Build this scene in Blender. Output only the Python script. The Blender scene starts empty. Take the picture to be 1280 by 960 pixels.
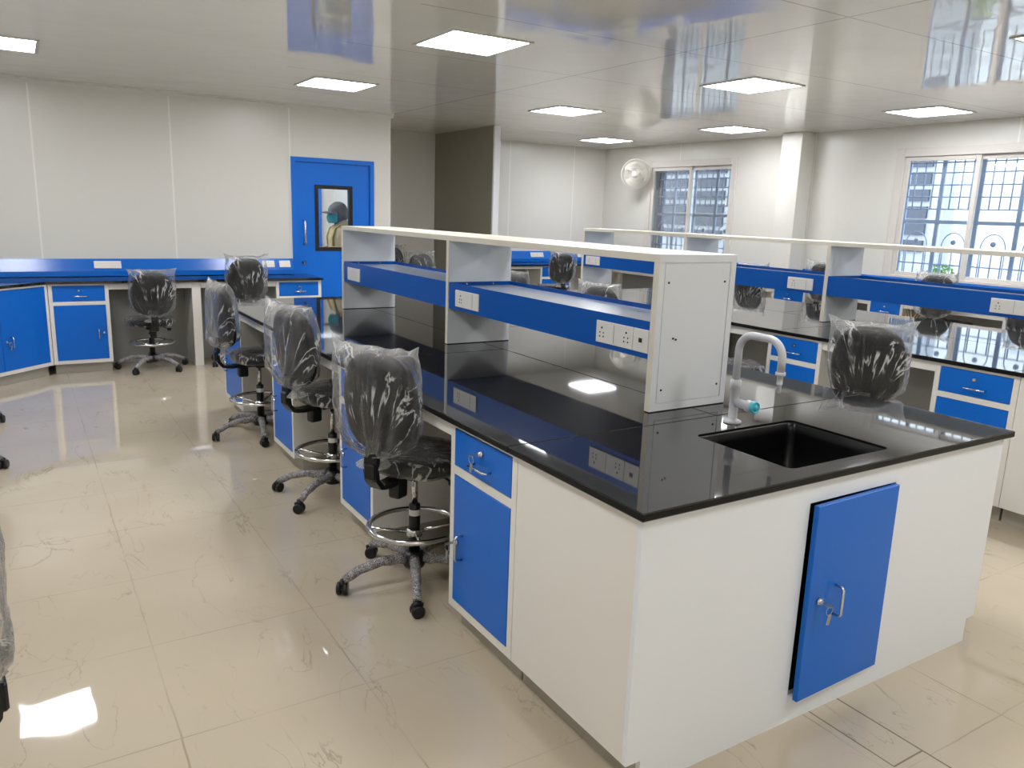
import bpy, bmesh, math, random
from mathutils import Vector, Matrix, noise

# ------------------------------------------------------------------ camera, world, exposure
SC = bpy.context.scene
COL = SC.collection
F_PX = 982.14
YAW, PITCH, ROLL = 0.5622573, 0.2141926, 0.0344325
CAM = Vector((-1.38499, -1.50444, 1.67341))
fwd = Vector((math.sin(YAW)*math.cos(PITCH), math.cos(YAW)*math.cos(PITCH), -math.sin(PITCH)))
r0 = Vector((math.cos(YAW), -math.sin(YAW), 0)); u0 = r0.cross(fwd)
rgt = r0*math.cos(ROLL) + u0*math.sin(ROLL); upv = -r0*math.sin(ROLL) + u0*math.cos(ROLL)
cd = bpy.data.cameras.new('camera'); cam = bpy.data.objects.new('camera', cd); COL.objects.link(cam)
cd.sensor_width = 36; cd.lens = F_PX/1280*36; cd.clip_start = 0.02
M4 = Matrix.Identity(4)
for i in range(3):
    M4[i][0] = rgt[i]; M4[i][1] = upv[i]; M4[i][2] = -fwd[i]; M4[i][3] = CAM[i]
cam.matrix_world = M4
SC.camera = cam

SC.view_settings.view_transform = 'Standard'; SC.view_settings.look = 'None'
SC.view_settings.gamma = 1; SC.view_settings.use_curve_mapping = False
SC.view_settings.exposure = 2.26
LAMP_W = 6.2          # emission of the LED panels
SKY_W = 0.95           # overcast sky outside
w = bpy.data.worlds.new('overcast_sky'); SC.world = w; w.use_nodes = True
bg = w.node_tree.nodes['Background']; bg.inputs[0].default_value = (0.80, 0.89, 1.0, 1); bg.inputs[1].default_value = SKY_W
SC.cycles.max_bounces = 10; SC.cycles.transparent_max_bounces = 16
SC.cycles.diffuse_bounces = 5; SC.cycles.glossy_bounces = 5
SC.cycles.sample_clamp_indirect = 6.0; SC.cycles.caustics_reflective = False; SC.cycles.caustics_refractive = False
SC.cycles.use_denoising = True

# ------------------------------------------------------------------ materials
def srgb(h):
    h = h.lstrip('#'); v = [int(h[i:i+2], 16)/255 for i in (0, 2, 4)]
    return tuple(((c+0.055)/1.055)**2.4 if c > 0.04045 else c/12.92 for c in v) + (1,)

def mat(name, col, rough=0.5, metal=0.0, spec=0.5, coat=0.0, bump=None, ior=None, var=0.0, varscale=3.0):
    m = bpy.data.materials.new(name); m.use_nodes = True
    nt = m.node_tree; b = nt.nodes['Principled BSDF']
    if isinstance(col, str): col = srgb(col)
    b.inputs['Base Color'].default_value = col
    b.inputs['Roughness'].default_value = rough; b.inputs['Metallic'].default_value = metal
    b.inputs['Specular IOR Level'].default_value = spec
    if ior: b.inputs['IOR'].default_value = ior
    if coat: b.inputs['Coat Weight'].default_value = coat; b.inputs['Coat Roughness'].default_value = 0.05
    tc = nt.nodes.new('ShaderNodeTexCoord')
    if var:
        n = nt.nodes.new('ShaderNodeTexNoise'); n.inputs['Scale'].default_value = varscale; n.inputs['Detail'].default_value = 4
        nt.links.new(tc.outputs['Object'], n.inputs['Vector'])
        mx = nt.nodes.new('ShaderNodeMix'); mx.data_type = 'RGBA'
        mx.inputs[6].default_value = tuple(c*(1-var) for c in col[:3]) + (1,)
        mx.inputs[7].default_value = tuple(min(1, c*(1+var)) for c in col[:3]) + (1,)
        nt.links.new(n.outputs['Fac'], mx.inputs[0]); nt.links.new(mx.outputs[2], b.inputs['Base Color'])
    if bump:
        n = nt.nodes.new('ShaderNodeTexNoise'); n.inputs['Scale'].default_value = bump[0]; n.inputs['Detail'].default_value = 3
        nt.links.new(tc.outputs['Object'], n.inputs['Vector'])
        bp = nt.nodes.new('ShaderNodeBump'); bp.inputs['Strength'].default_value = bump[1]; bp.inputs['Distance'].default_value = bump[2]
        nt.links.new(n.outputs['Fac'], bp.inputs['Height']); nt.links.new(bp.outputs['Normal'], b.inputs['Normal'])
    return m

def nmath(nt, op, a, b=None, c=None):
    n = nt.nodes.new('ShaderNodeMath'); n.operation = op
    for i, v in enumerate((a, b, c)):
        if v is None: continue
        if isinstance(v, (int, float)): n.inputs[i].default_value = v
        else: nt.links.new(v, n.inputs[i])
    return n.outputs[0]

def line_mask(nt, coord, offset, period, width):
    """1 on thin lines where coord = offset + k*period"""
    a = nmath(nt, 'SUBTRACT', coord, offset)
    a = nmath(nt, 'DIVIDE', a, period)
    a = nmath(nt, 'ADD', a, 0.5)
    a = nmath(nt, 'FRACT', a)
    a = nmath(nt, 'SUBTRACT', a, 0.5)
    a = nmath(nt, 'ABSOLUTE', a)
    return nmath(nt, 'LESS_THAN', a, width/period/2)

def wobble(nt, vec_out, amount, scale):
    n = nt.nodes.new('ShaderNodeTexNoise'); n.inputs['Scale'].default_value = scale
    nt.links.new(vec_out, n.inputs['Vector'])
    s = nmath(nt, 'SUBTRACT', n.outputs['Fac'], 0.5)
    return nmath(nt, 'MULTIPLY', s, amount)

def floor_material():
    m = bpy.data.materials.new('polished_marble_tile'); m.use_nodes = True
    nt = m.node_tree; b = nt.nodes['Principled BSDF']; L = nt.links
    tc = nt.nodes.new('ShaderNodeTexCoord'); sx = nt.nodes.new('ShaderNodeSeparateXYZ'); L.new(tc.outputs['Object'], sx.inputs[0])
    n1 = nt.nodes.new('ShaderNodeTexNoise'); n1.inputs['Scale'].default_value = 1.3; n1.inputs['Detail'].default_value = 5
    L.new(tc.outputs['Object'], n1.inputs['Vector'])
    mx = nt.nodes.new('ShaderNodeMix'); mx.data_type = 'RGBA'
    mx.inputs[6].default_value = srgb('#b5a790'); mx.inputs[7].default_value = srgb('#c6bba7'); L.new(n1.outputs['Fac'], mx.inputs[0])
    # fine brown veins: narrow bands of a stretched, distorted noise
    mp = nt.nodes.new('ShaderNodeMapping'); mp.inputs['Scale'].default_value = (3.4, 1.0, 1); L.new(tc.outputs['Object'], mp.inputs[0])
    n2 = nt.nodes.new('ShaderNodeTexNoise'); n2.inputs['Scale'].default_value = 1.5; n2.inputs['Detail'].default_value = 7; n2.inputs['Distortion'].default_value = 0.9
    L.new(mp.outputs[0], n2.inputs['Vector'])
    v = nmath(nt, 'ABSOLUTE', nmath(nt, 'SUBTRACT', n2.outputs['Fac'], 0.5))
    mr = nt.nodes.new('ShaderNodeMapRange'); mr.inputs[1].default_value = 0.0; mr.inputs[2].default_value = 0.008; mr.inputs[3].default_value = 1; mr.inputs[4].default_value = 0
    L.new(v, mr.inputs[0])
    n3 = nt.nodes.new('ShaderNodeTexNoise'); n3.inputs['Scale'].default_value = 3.1; L.new(tc.outputs['Object'], n3.inputs['Vector'])
    mr2 = nt.nodes.new('ShaderNodeMapRange'); mr2.inputs[1].default_value = 0.44; mr2.inputs[2].default_value = 0.64; L.new(n3.outputs['Fac'], mr2.inputs[0])
    vein = nmath(nt, 'MULTIPLY', nmath(nt, 'MULTIPLY', mr.outputs[0], mr2.outputs[0]), 0.42)
    jx = line_mask(nt, nmath(nt, 'ADD', sx.outputs[0], wobble(nt, tc.outputs['Object'], 0.012, 6)), -1.07, 0.625, 0.006)
    jy = line_mask(nt, nmath(nt, 'ADD', sx.outputs[1], wobble(nt, tc.outputs['Object'], 0.012, 5)), 0.90, 0.625, 0.005)
    n4 = nt.nodes.new('ShaderNodeTexNoise'); n4.inputs['Scale'].default_value = 2.2; n4.inputs['Detail'].default_value = 3; L.new(tc.outputs['Object'], n4.inputs['Vector'])
    mr3 = nt.nodes.new('ShaderNodeMapRange'); mr3.inputs[1].default_value = 0.42; mr3.inputs[2].default_value = 0.66; L.new(n4.outputs['Fac'], mr3.inputs[0])
    joint = nmath(nt, 'MULTIPLY', nmath(nt, 'MAXIMUM', jx, jy), nmath(nt, 'ADD', nmath(nt, 'MULTIPLY', mr3.outputs[0], 0.36), 0.08))
    # the open joints of a cut tile in front of the end panel
    X, Y = sx.outputs[0], sx.outputs[1]
    def near(c, v, w_): return nmath(nt, 'LESS_THAN', nmath(nt, 'ABSOLUTE', nmath(nt, 'SUBTRACT', c, v)), w_)
    cut = nmath(nt, 'MULTIPLY', near(X, 0.995, 0.0035), near(Y, -0.6, 0.65))
    cut = nmath(nt, 'MAXIMUM', cut, nmath(nt, 'MULTIPLY', near(X, 0.84, 0.003), near(Y, -0.14, 0.185)))
    cut = nmath(nt, 'MAXIMUM', cut, nmath(nt, 'MULTIPLY', near(Y, -0.323, 0.003), near(X, 0.9175, 0.0775)))
    dark = nmath(nt, 'MAXIMUM', nmath(nt, 'MAXIMUM', vein, joint), nmath(nt, 'MULTIPLY', cut, 0.85))
    m2 = nt.nodes.new('ShaderNodeMix'); m2.data_type = 'RGBA'; L.new(dark, m2.inputs[0]); L.new(mx.outputs[2], m2.inputs[6]); m2.inputs[7].default_value = srgb('#6f5f45')
    L.new(m2.outputs[2], b.inputs['Base Color'])
    b.inputs['Roughness'].default_value = 0.035; b.inputs['IOR'].default_value = 1.55
    n5 = nt.nodes.new('ShaderNodeTexNoise'); n5.inputs['Scale'].default_value = 2.5; L.new(tc.outputs['Object'], n5.inputs['Vector'])
    bp = nt.nodes.new('ShaderNodeBump'); bp.inputs['Strength'].default_value = 0.12; bp.inputs['Distance'].default_value = 0.02
    L.new(n5.outputs['Fac'], bp.inputs['Height']); L.new(bp.outputs['Normal'], b.inputs['Normal'])
    return m

def ceiling_material():
    m = bpy.data.materials.new('glossy_ceiling_panel'); m.use_nodes = True
    nt = m.node_tree; b = nt.nodes['Principled BSDF']; L = nt.links
    tc = nt.nodes.new('ShaderNodeTexCoord'); sx = nt.nodes.new('ShaderNodeSeparateXYZ'); L.new(tc.outputs['Object'], sx.inputs[0])
    wb = wobble(nt, tc.outputs['Object'], 0.02, 3)
    jy = line_mask(nt, nmath(nt, 'ADD', sx.outputs[1], wb), 1.45, 1.26, 0.012)
    jx = line_mask(nt, nmath(nt, 'ADD', sx.outputs[0], wb), 2.55, 4.9, 0.016)
    right = nmath(nt, 'GREATER_THAN', sx.outputs[0], 0.6)
    j = nmath(nt, 'MULTIPLY', nmath(nt, 'MAXIMUM', nmath(nt, 'MULTIPLY', jy, right), jx), 0.5)
    mx = nt.nodes.new('ShaderNodeMix'); mx.data_type = 'RGBA'; L.new(j, mx.inputs[0])
    mx.inputs[6].default_value = srgb('#eeece5'); mx.inputs[7].default_value = srgb('#6e6c64'); L.new(mx.outputs[2], b.inputs['Base Color'])
    b.inputs['Roughness'].default_value = 0.05; b.inputs['IOR'].default_value = 1.75
    n5 = nt.nodes.new('ShaderNodeTexNoise'); n5.inputs['Scale'].default_value = 1.6; L.new(tc.outputs['Object'], n5.inputs['Vector'])
    bp = nt.nodes.new('ShaderNodeBump'); bp.inputs['Strength'].default_value = 0.25; bp.inputs['Distance'].default_value = 0.02
    L.new(n5.outputs['Fac'], bp.inputs['Height']); L.new(bp.outputs['Normal'], b.inputs['Normal'])
    return m

def wall_material(name, col, axis, offset, period):
    m = mat(name, col, rough=0.28, spec=0.45)
    nt = m.node_tree; b = nt.nodes['Principled BSDF']; L = nt.links
    tc = nt.nodes.new('ShaderNodeTexCoord'); sx = nt.nodes.new('ShaderNodeSeparateXYZ'); L.new(tc.outputs['Object'], sx.inputs[0])
    j = line_mask(nt, sx.outputs[axis], offset, period, 0.016)
    mx = nt.nodes.new('ShaderNodeMix'); mx.data_type = 'RGBA'; L.new(nmath(nt, 'MULTIPLY', j, 0.8), mx.inputs[0])
    c = srgb(col); mx.inputs[6].default_value = c; mx.inputs[7].default_value = tuple(min(1, q*1.22) for q in c[:3]) + (1,)
    L.new(mx.outputs[2], b.inputs['Base Color'])
    mp = nt.nodes.new('ShaderNodeMapping'); mp.inputs['Scale'].default_value = (1.7, 1.7, 0.25); L.new(tc.outputs['Object'], mp.inputs[0])
    n5 = nt.nodes.new('ShaderNodeTexNoise'); n5.inputs['Scale'].default_value = 1.6; L.new(mp.outputs[0], n5.inputs['Vector'])
    bp = nt.nodes.new('ShaderNodeBump'); bp.inputs['Strength'].default_value = 0.3; bp.inputs['Distance'].default_value = 0.02
    L.new(n5.outputs['Fac'], bp.inputs['Height']); L.new(bp.outputs['Normal'], b.inputs['Normal'])
    return m

def granite_material():
    m = mat('black_granite', (0.010, 0.010, 0.011, 1), rough=0.035, ior=1.72)
    nt = m.node_tree; b = nt.nodes['Principled BSDF']; L = nt.links
    tc = nt.nodes.new('ShaderNodeTexCoord')
    v = nt.nodes.new('ShaderNodeTexNoise'); v.inputs['Scale'].default_value = 160; v.inputs['Detail'].default_value = 2; L.new(tc.outputs['Object'], v.inputs['Vector'])
    mr = nt.nodes.new('ShaderNodeMapRange'); mr.inputs[1].default_value = 0.62; mr.inputs[2].default_value = 0.75; L.new(v.outputs['Fac'], mr.inputs[0])
    mx = nt.nodes.new('ShaderNodeMix'); mx.data_type = 'RGBA'; L.new(mr.outputs[0], mx.inputs[0])
    mx.inputs[6].default_value = (0.009, 0.009, 0.010, 1); mx.inputs[7].default_value = (0.06, 0.06, 0.06, 1); L.new(mx.outputs[2], b.inputs['Base Color'])
    return m

def film_material(name, haze=0.012, scale=9.0, seed=0.0, gathered=True):
    """clear polythene: see-through, glossy, milky along its creases"""
    m = bpy.data.materials.new(name); m.use_nodes = True
    nt = m.node_tree; L = nt.links
    nt.nodes.remove(nt.nodes['Principled BSDF']); out = nt.nodes['Material Output']
    tc = nt.nodes.new('ShaderNodeTexCoord'); sx = nt.nodes.new('ShaderNodeSeparateXYZ'); L.new(tc.outputs['Object'], sx.inputs[0])
    # creases run out from the gathered knot: polar coordinates about it
    zz = nmath(nt, 'ADD', sx.outputs[2], 0.27); ang = nmath(nt, 'ARCTAN2', sx.outputs[0], zz)
    rad = nmath(nt, 'SQRT', nmath(nt, 'ADD', nmath(nt, 'MULTIPLY', zz, zz), nmath(nt, 'MULTIPLY', sx.outputs[0], sx.outputs[0])))
    cb = nt.nodes.new('ShaderNodeCombineXYZ'); L.new(nmath(nt, 'ADD', nmath(nt, 'MULTIPLY', ang, 1.15), seed), cb.inputs[0])
    L.new(nmath(nt, 'MULTIPLY', rad, 0.5), cb.inputs[1]); L.new(nmath(nt, 'MULTIPLY', sx.outputs[1], 2.2), cb.inputs[2])
    n = nt.nodes.new('ShaderNodeTexNoise'); n.inputs['Scale'].default_value = scale*0.62; n.inputs['Detail'].default_value = 5; n.inputs['Distortion'].default_value = 0.4
    L.new(cb.outputs[0], n.inputs['Vector'])
    nb = nt.nodes.new('ShaderNodeTexNoise'); nb.inputs['Scale'].default_value = scale*0.8; nb.inputs['Detail'].default_value = 2; L.new(tc.outputs['Object'], nb.inputs['Vector'])
    msk = nt.nodes.new('ShaderNodeMapRange'); msk.inputs[1].default_value = 0.44; msk.inputs[2].default_value = 0.6; L.new(nb.outputs['Fac'], msk.inputs[0])
    rid = nmath(nt, 'ABSOLUTE', nmath(nt, 'SUBTRACT', n.outputs['Fac'], 0.5))
    mr0 = nt.nodes.new('ShaderNodeMapRange'); mr0.inputs[1].default_value = 0.0; mr0.inputs[2].default_value = 0.03; mr0.inputs[3].default_value = 0.8; mr0.inputs[4].default_value = 0.0
    L.new(rid, mr0.inputs[0])
    class _O: pass
    mr = _O(); mr.outputs = [nmath(nt, 'MULTIPLY', mr0.outputs[0], nmath(nt, 'ADD', nmath(nt, 'MULTIPLY', msk.outputs[0], 0.92), 0.08))]
    bp = nt.nodes.new('ShaderNodeBump'); bp.inputs['Strength'].default_value = 1.0; bp.inputs['Distance'].default_value = 0.035
    L.new(nmath(nt, 'ADD', n.outputs['Fac'], nmath(nt, 'MULTIPLY', nb.outputs['Fac'], 0.8)), bp.inputs['Height'])
    lw = nt.nodes.new('ShaderNodeLayerWeight'); lw.inputs['Blend'].default_value = 0.32
    milk = nmath(nt, 'ADD', nmath(nt, 'ADD', mr.outputs[0], nmath(nt, 'MULTIPLY', lw.outputs['Facing'], 0.36)), haze)
    if gathered:   # doubled film at the top seam and bunched film at the tie
        t1 = nt.nodes.new('ShaderNodeMapRange'); t1.inputs[1].default_value = 0.165; t1.inputs[2].default_value = 0.25; t1.inputs[4].default_value = 0.34; L.new(sx.outputs[2], t1.inputs[0])
        t2 = nt.nodes.new('ShaderNodeMapRange'); t2.inputs[1].default_value = -0.17; t2.inputs[2].default_value = -0.245; t2.inputs[4].default_value = 0.45; L.new(sx.outputs[2], t2.inputs[0])
        milk = nmath(nt, 'ADD', milk, nmath(nt, 'MULTIPLY', nmath(nt, 'ADD', t1.outputs[0], t2.outputs[0]), nmath(nt, 'ADD', nb.outputs['Fac'], 0.3)))
    milk = nmath(nt, 'MINIMUM', milk, 0.85)
    tr = nt.nodes.new('ShaderNodeBsdfTransparent'); tr.inputs[0].default_value = (0.97, 0.97, 0.97, 1)
    df = nt.nodes.new('ShaderNodeBsdfDiffuse'); df.inputs[0].default_value = (0.82, 0.82, 0.80, 1)
    tl = nt.nodes.new('ShaderNodeBsdfTranslucent'); tl.inputs[0].default_value = (0.82, 0.82, 0.80, 1)
    m1 = nt.nodes.new('ShaderNodeMixShader'); m1.inputs[0].default_value = 0.45; L.new(df.outputs[0], m1.inputs[1]); L.new(tl.outputs[0], m1.inputs[2])
    m2 = nt.nodes.new('ShaderNodeMixShader'); L.new(milk, m2.inputs[0]); L.new(tr.outputs[0], m2.inputs[1]); L.new(m1.outputs[0], m2.inputs[2])
    gl = nt.nodes.new('ShaderNodeBsdfGlossy'); gl.inputs['Roughness'].default_value = 0.09; L.new(bp.outputs['Normal'], gl.inputs['Normal'])
    fr = nt.nodes.new('ShaderNodeFresnel'); fr.inputs['IOR'].default_value = 1.34; L.new(bp.outputs['Normal'], fr.inputs['Normal'])
    m3 = nt.nodes.new('ShaderNodeMixShader'); L.new(nmath(nt, 'MINIMUM', nmath(nt, 'MULTIPLY', fr.outputs[0], 1.25), 0.6), m3.inputs[0]); L.new(m2.outputs[0], m3.inputs[1]); L.new(gl.outputs[0], m3.inputs[2])
    L.new(m3.outputs[0], out.inputs[0])
    return m

def glass_material(name, tint=(0.95, 0.98, 0.98, 1)):
    m = bpy.data.materials.new(name); m.use_nodes = True
    nt = m.node_tree; L = nt.links; nt.nodes.remove(nt.nodes['Principled BSDF']); out = nt.nodes['Material Output']
    tr = nt.nodes.new('ShaderNodeBsdfTransparent'); tr.inputs[0].default_value = tint
    gl = nt.nodes.new('ShaderNodeBsdfGlossy'); gl.inputs['Roughness'].default_value = 0.01
    fr = nt.nodes.new('ShaderNodeFresnel'); fr.inputs['IOR'].default_value = 1.45
    mx = nt.nodes.new('ShaderNodeMixShader'); L.new(nmath(nt, 'MINIMUM', fr.outputs[0], 0.5), mx.inputs[0]); L.new(tr.outputs[0], mx.inputs[1]); L.new(gl.outputs[0], mx.inputs[2])
    L.new(mx.outputs[0], out.inputs[0])
    return m

def wrap_material():
    m = mat('bubble_wrap', '#6a6668', rough=0.25, spec=0.6, bump=(110, 0.9, 0.01))
    nt = m.node_tree; b = nt.nodes['Principled BSDF']; L = nt.links
    tc = nt.nodes.new('ShaderNodeTexCoord')
    v = nt.nodes.new('ShaderNodeTexVoronoi'); v.feature = 'DISTANCE_TO_EDGE'; v.inputs['Scale'].default_value = 130; L.new(tc.outputs['Object'], v.inputs['Vector'])
    n = nt.nodes.new('ShaderNodeTexNoise'); n.inputs['Scale'].default_value = 45; L.new(tc.outputs['Object'], n.inputs['Vector'])
    mr = nt.nodes.new('ShaderNodeMapRange'); mr.inputs[1].default_value = 0.05; mr.inputs[2].default_value = 0.3; mr.inputs[3].default_value = 1; mr.inputs[4].default_value = 0
    L.new(v.outputs['Distance'], mr.inputs[0])
    f = nmath(nt, 'MULTIPLY', mr.outputs[0], nmath(nt, 'MULTIPLY', n.outputs['Fac'], 1.5))
    mx = nt.nodes.new('ShaderNodeMix'); mx.data_type = 'RGBA'; L.new(f, mx.inputs[0]); mx.inputs[6].default_value = srgb('#48434a'); mx.inputs[7].default_value = srgb('#b9b5b4')
    L.new(mx.outputs[2], b.inputs['Base Color'])
    return m

def emit(name, col, s):
    m = bpy.data.materials.new(name); m.use_nodes = True
    nt = m.node_tree; nt.nodes.remove(nt.nodes['Principled BSDF'])
    e = nt.nodes.new('ShaderNodeEmission'); e.inputs[0].default_value = col; e.inputs[1].default_value = s
    nt.links.new(e.outputs[0], nt.nodes['Material Output'].inputs[0])
    return m

MT = dict(
    floor=floor_material(), ceiling=ceiling_material(), granite=granite_material(), granite_edge=mat('granite_honed_edge', '#111112', rough=0.35, spec=0.2),
    wall_x=wall_material('wall_panel_cream', '#dedcd4', 0, 0.065, 1.24), wall_y=wall_material('wall_panel_window_side', '#e0ded7', 1, 0.4, 2.4),
    wall_far=wall_material('wall_panel_far', '#dedcd6', 0, 6.55, 1.24),
    alcove=mat('grey_partition', '#8d887a', rough=0.3, var=0.06, varscale=2),  # partition in a grey-brown darker than the other walls
    white=mat('cabinet_white', '#e2e0da', rough=0.32), endwhite_daylit=mat('end_panel_daylit_white', '#e3e8ed', rough=0.32),  # end panels: cool daylight tinted into the white
    rackwhite=mat('rack_white', '#e3e7ea', rough=0.4), cream=mat('rack_edge_cream', '#ded9ca', rough=0.4),
    blue=mat('blue_laminate', '#0867cb', rough=0.3, spec=0.3), duct=mat('blue_powder_coat', '#0455ae', rough=0.28, spec=0.35),
    strip=mat('blue_service_strip', '#0e69cb', rough=0.2, spec=0.5),
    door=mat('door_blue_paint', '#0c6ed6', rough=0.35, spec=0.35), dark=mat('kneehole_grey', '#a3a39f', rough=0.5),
    plinth=mat('plinth_grey', '#a9a69b', rough=0.45), chrome=mat('chrome', '#d8d8d8', rough=0.12, metal=1.0),
    steel=mat('brushed_steel', '#b0b0b0', rough=0.3, metal=1.0), brass=mat('brass_key', '#a58a55', rough=0.3, metal=1.0),
    black=mat('black_plastic', '#0c0c0d', rough=0.35), rubber=mat('black_gasket', '#060606', rough=0.5),
    leather=mat('black_upholstery', '#0b0b0c', rough=0.38, spec=0.3, bump=(120, 0.25, 0.004)),
    film=film_material('clear_film'), film2=film_material('clear_film_hazy', haze=0.03, scale=7.0, seed=3.3), seatfilm=film_material('seat_film', haze=0.004, scale=13, seed=1.7, gathered=False),
    wrap=wrap_material(), liner=mat('tray_liner_pale', '#b4c2d6', rough=0.2), socket=mat('socket_white', '#e4e2dc', rough=0.3), hole=mat('socket_hole', '#1d1b1a', rough=0.6),
    lamp=emit('led_panel_glow', (0.955, 0.965, 1.0, 1), LAMP_W), lampframe=mat('lamp_frame_white', '#c9c8c2', rough=0.4),
    pvc=mat('window_frame_white', '#d9d4cd', rough=0.35), glass=glass_material('clear_glass'),
    grille=mat('grille_blue_grey', '#9fb0d2', rough=0.5), grilledark=mat('frame_navy', '#2c4675', rough=0.45),
    fan=mat('fan_white_plastic', '#d9d5cb', rough=0.35), sink=mat('black_epoxy', '#070709', rough=0.3, spec=0.3),
    tap=mat('tap_grey_white', '#c2c4c9', rough=0.3), cyan=mat('tap_cap_cyan', '#4fc0d8', rough=0.3),
    facadewhite=mat('facade_white', '#e4e6ea', rough=0.8), facade=mat('facade_pale', '#b9bdc4', rough=0.8, var=0.08, varscale=0.8), glassgrey=mat('facade_window_grey', '#c3c9d3', rough=0.4), facadedark=mat('facade_louvre_dark', '#4b5262', rough=0.5),
    ground=mat('outside_concrete', '#9a9a96', rough=0.9), leaf=mat('leaf_green', '#5d8a3a', rough=0.6),
    skin=mat('skin', '#8a5f46', rough=0.5), cap=mat('cap_grey_cloth', '#565a5c', rough=0.8, bump=(60, 0.4, 0.01)), mask=mat('mask_teal', '#1f8f93', rough=0.7),
    jacket=mat('jacket_tan', '#b3a284', rough=0.8, bump=(25, 0.5, 0.02)), strap=mat('strap_yellow', '#b09a4a', rough=0.7), trousers=mat('trousers_dark', '#30302f', rough=0.8),
    label=mat('paper_label', '#dcdcd8', rough=0.5), cable=mat('cable_tan', '#b29c72', rough=0.5),
)

# ------------------------------------------------------------------ mesh helpers
class MB:
    def __init__(self): self.bm = bmesh.new()
    def box(self, x0, x1, y0, y1, z0, z1, bev=0.0, seg=1, rot=None, piv=None):
        t = bmesh.new()
        r = bmesh.ops.create_cube(t, size=1)
        for v in t.verts:
            v.co = Vector(((x0+x1)/2 + v.co.x*(x1-x0), (y0+y1)/2 + v.co.y*(y1-y0), (z0+z1)/2 + v.co.z*(z1-z0)))
        if bev: bmesh.ops.bevel(t, geom=t.edges[:], offset=bev, segments=seg, affect='EDGES', profile=0.5)
        if rot is not None:
            p = Vector(piv) if piv else Vector(((x0+x1)/2, (y0+y1)/2, (z0+z1)/2))
            for v in t.verts: v.co = p + rot @ (v.co - p)
        self._add(t); return self
    def _add(self, t, smooth=None):
        vm = {}
        for v in t.verts: vm[v] = self.bm.verts.new(v.co)
        for f in t.faces:
            try:
                nf = self.bm.faces.new([vm[v] for v in f.verts])
                nf.smooth = f.smooth if smooth is None else smooth
            except ValueError: pass
        t.free()
    def tube(self, pts, r, seg=10, closed=False, caps=True):
        pts = [Vector(p) for p in pts]; n = len(pts)
        rs = r if isinstance(r, (list, tuple)) else [r]*n
        rings = []; prev = None
        for i in range(n):
            if closed: d = pts[(i+1) % n] - pts[i-1]
            else: d = pts[min(i+1, n-1)] - pts[max(i-1, 0)]
            d.normalize()
            if prev is None:
                a = Vector((0, 0, 1)) if abs(d.z) < 0.9 else Vector((1, 0, 0))
                a = (a - d*a.dot(d)).normalized()
            else:
                a = (prev - d*prev.dot(d)).normalized()
            prev = a; b = d.cross(a)
            rings.append([self.bm.verts.new(pts[i] + (a*math.cos(2*math.pi*k/seg) + b*math.sin(2*math.pi*k/seg))*rs[i]) for k in range(seg)])
        rng = range(n) if closed else range(n-1)
        for i in rng:
            A, B = rings[i], rings[(i+1) % n]
            for k in range(seg):
                f = self.bm.faces.new((A[k], A[(k+1) % seg], B[(k+1) % seg], B[k])); f.smooth = True
        if not closed and caps:
            self.bm.faces.new(rings[0][::-1]); self.bm.faces.new(rings[-1])
        return self
    def lathe(self, prof, c=(0, 0, 0), axis='z', seg=20):
        """prof: list of (radius, height) revolved about axis through c"""
        c = Vector(c); rings = []
        for (r, h) in prof:
            ring = []
            for k in range(seg):
                a = 2*math.pi*k/seg; p = (r*math.cos(a), r*math.sin(a), h)
                if axis == 'x': p = (p[2], p[0], p[1])
                elif axis == 'y': p = (p[1], p[2], p[0])
                ring.append(self.bm.verts.new(c + Vector(p)))
            rings.append(ring)
        for A, B in zip(rings, rings[1:]):
            for k in range(seg):
                f = self.bm.faces.new((A[k], A[(k+1) % seg], B[(k+1) % seg], B[k])); f.smooth = True
        if prof[0][0] > 1e-6: self.bm.faces.new(rings[0][::-1])
        if prof[-1][0] > 1e-6: self.bm.faces.new(rings[-1])
        return self
    def cyl(self, p0, p1, r, seg=14): return self.tube([p0, p1], r, seg)
    def prism(self, poly, z0, z1, plane='xy'):
        def P(a, b, h): return {'xy': (a, b, h), 'yz': (h, a, b), 'xz': (a, h, b)}[plane]
        lo = [self.bm.verts.new(P(a, b, z0)) for a, b in poly]; hi = [self.bm.verts.new(P(a, b, z1)) for a, b in poly]
        n = len(poly)
        self.bm.faces.new(lo[::-1]); self.bm.faces.new(hi)
        for i in range(n): self.bm.faces.new((lo[i], lo[(i+1) % n], hi[(i+1) % n], hi[i]))
        return self
    def grid(self, fn, nu, nv, closed_u=True, smooth=True):
        R = [[self.bm.verts.new(fn(i/nu, j/nv)) for i in range(nu if closed_u else nu+1)] for j in range(nv+1)]
        for j in range(nv):
            for i in range(nu):
                i2 = (i+1) % nu if closed_u else i+1
                f = self.bm.faces.new((R[j][i], R[j][i2], R[j+1][i2], R[j+1][i])); f.smooth = smooth
        return R
    def build(self, name, m, parent=None, fix=True, smooth_angle=None):
        if fix:
            bmesh.ops.remove_doubles(self.bm, verts=self.bm.verts, dist=1e-6)
            bmesh.ops.recalc_face_normals(self.bm, faces=self.bm.faces)
        me = bpy.data.meshes.new(name); self.bm.to_mesh(me); self.bm.free()
        me.materials.append(m)
        o = bpy.data.objects.new(name, me); COL.objects.link(o)
        if parent: o.parent = parent
        return o

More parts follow.
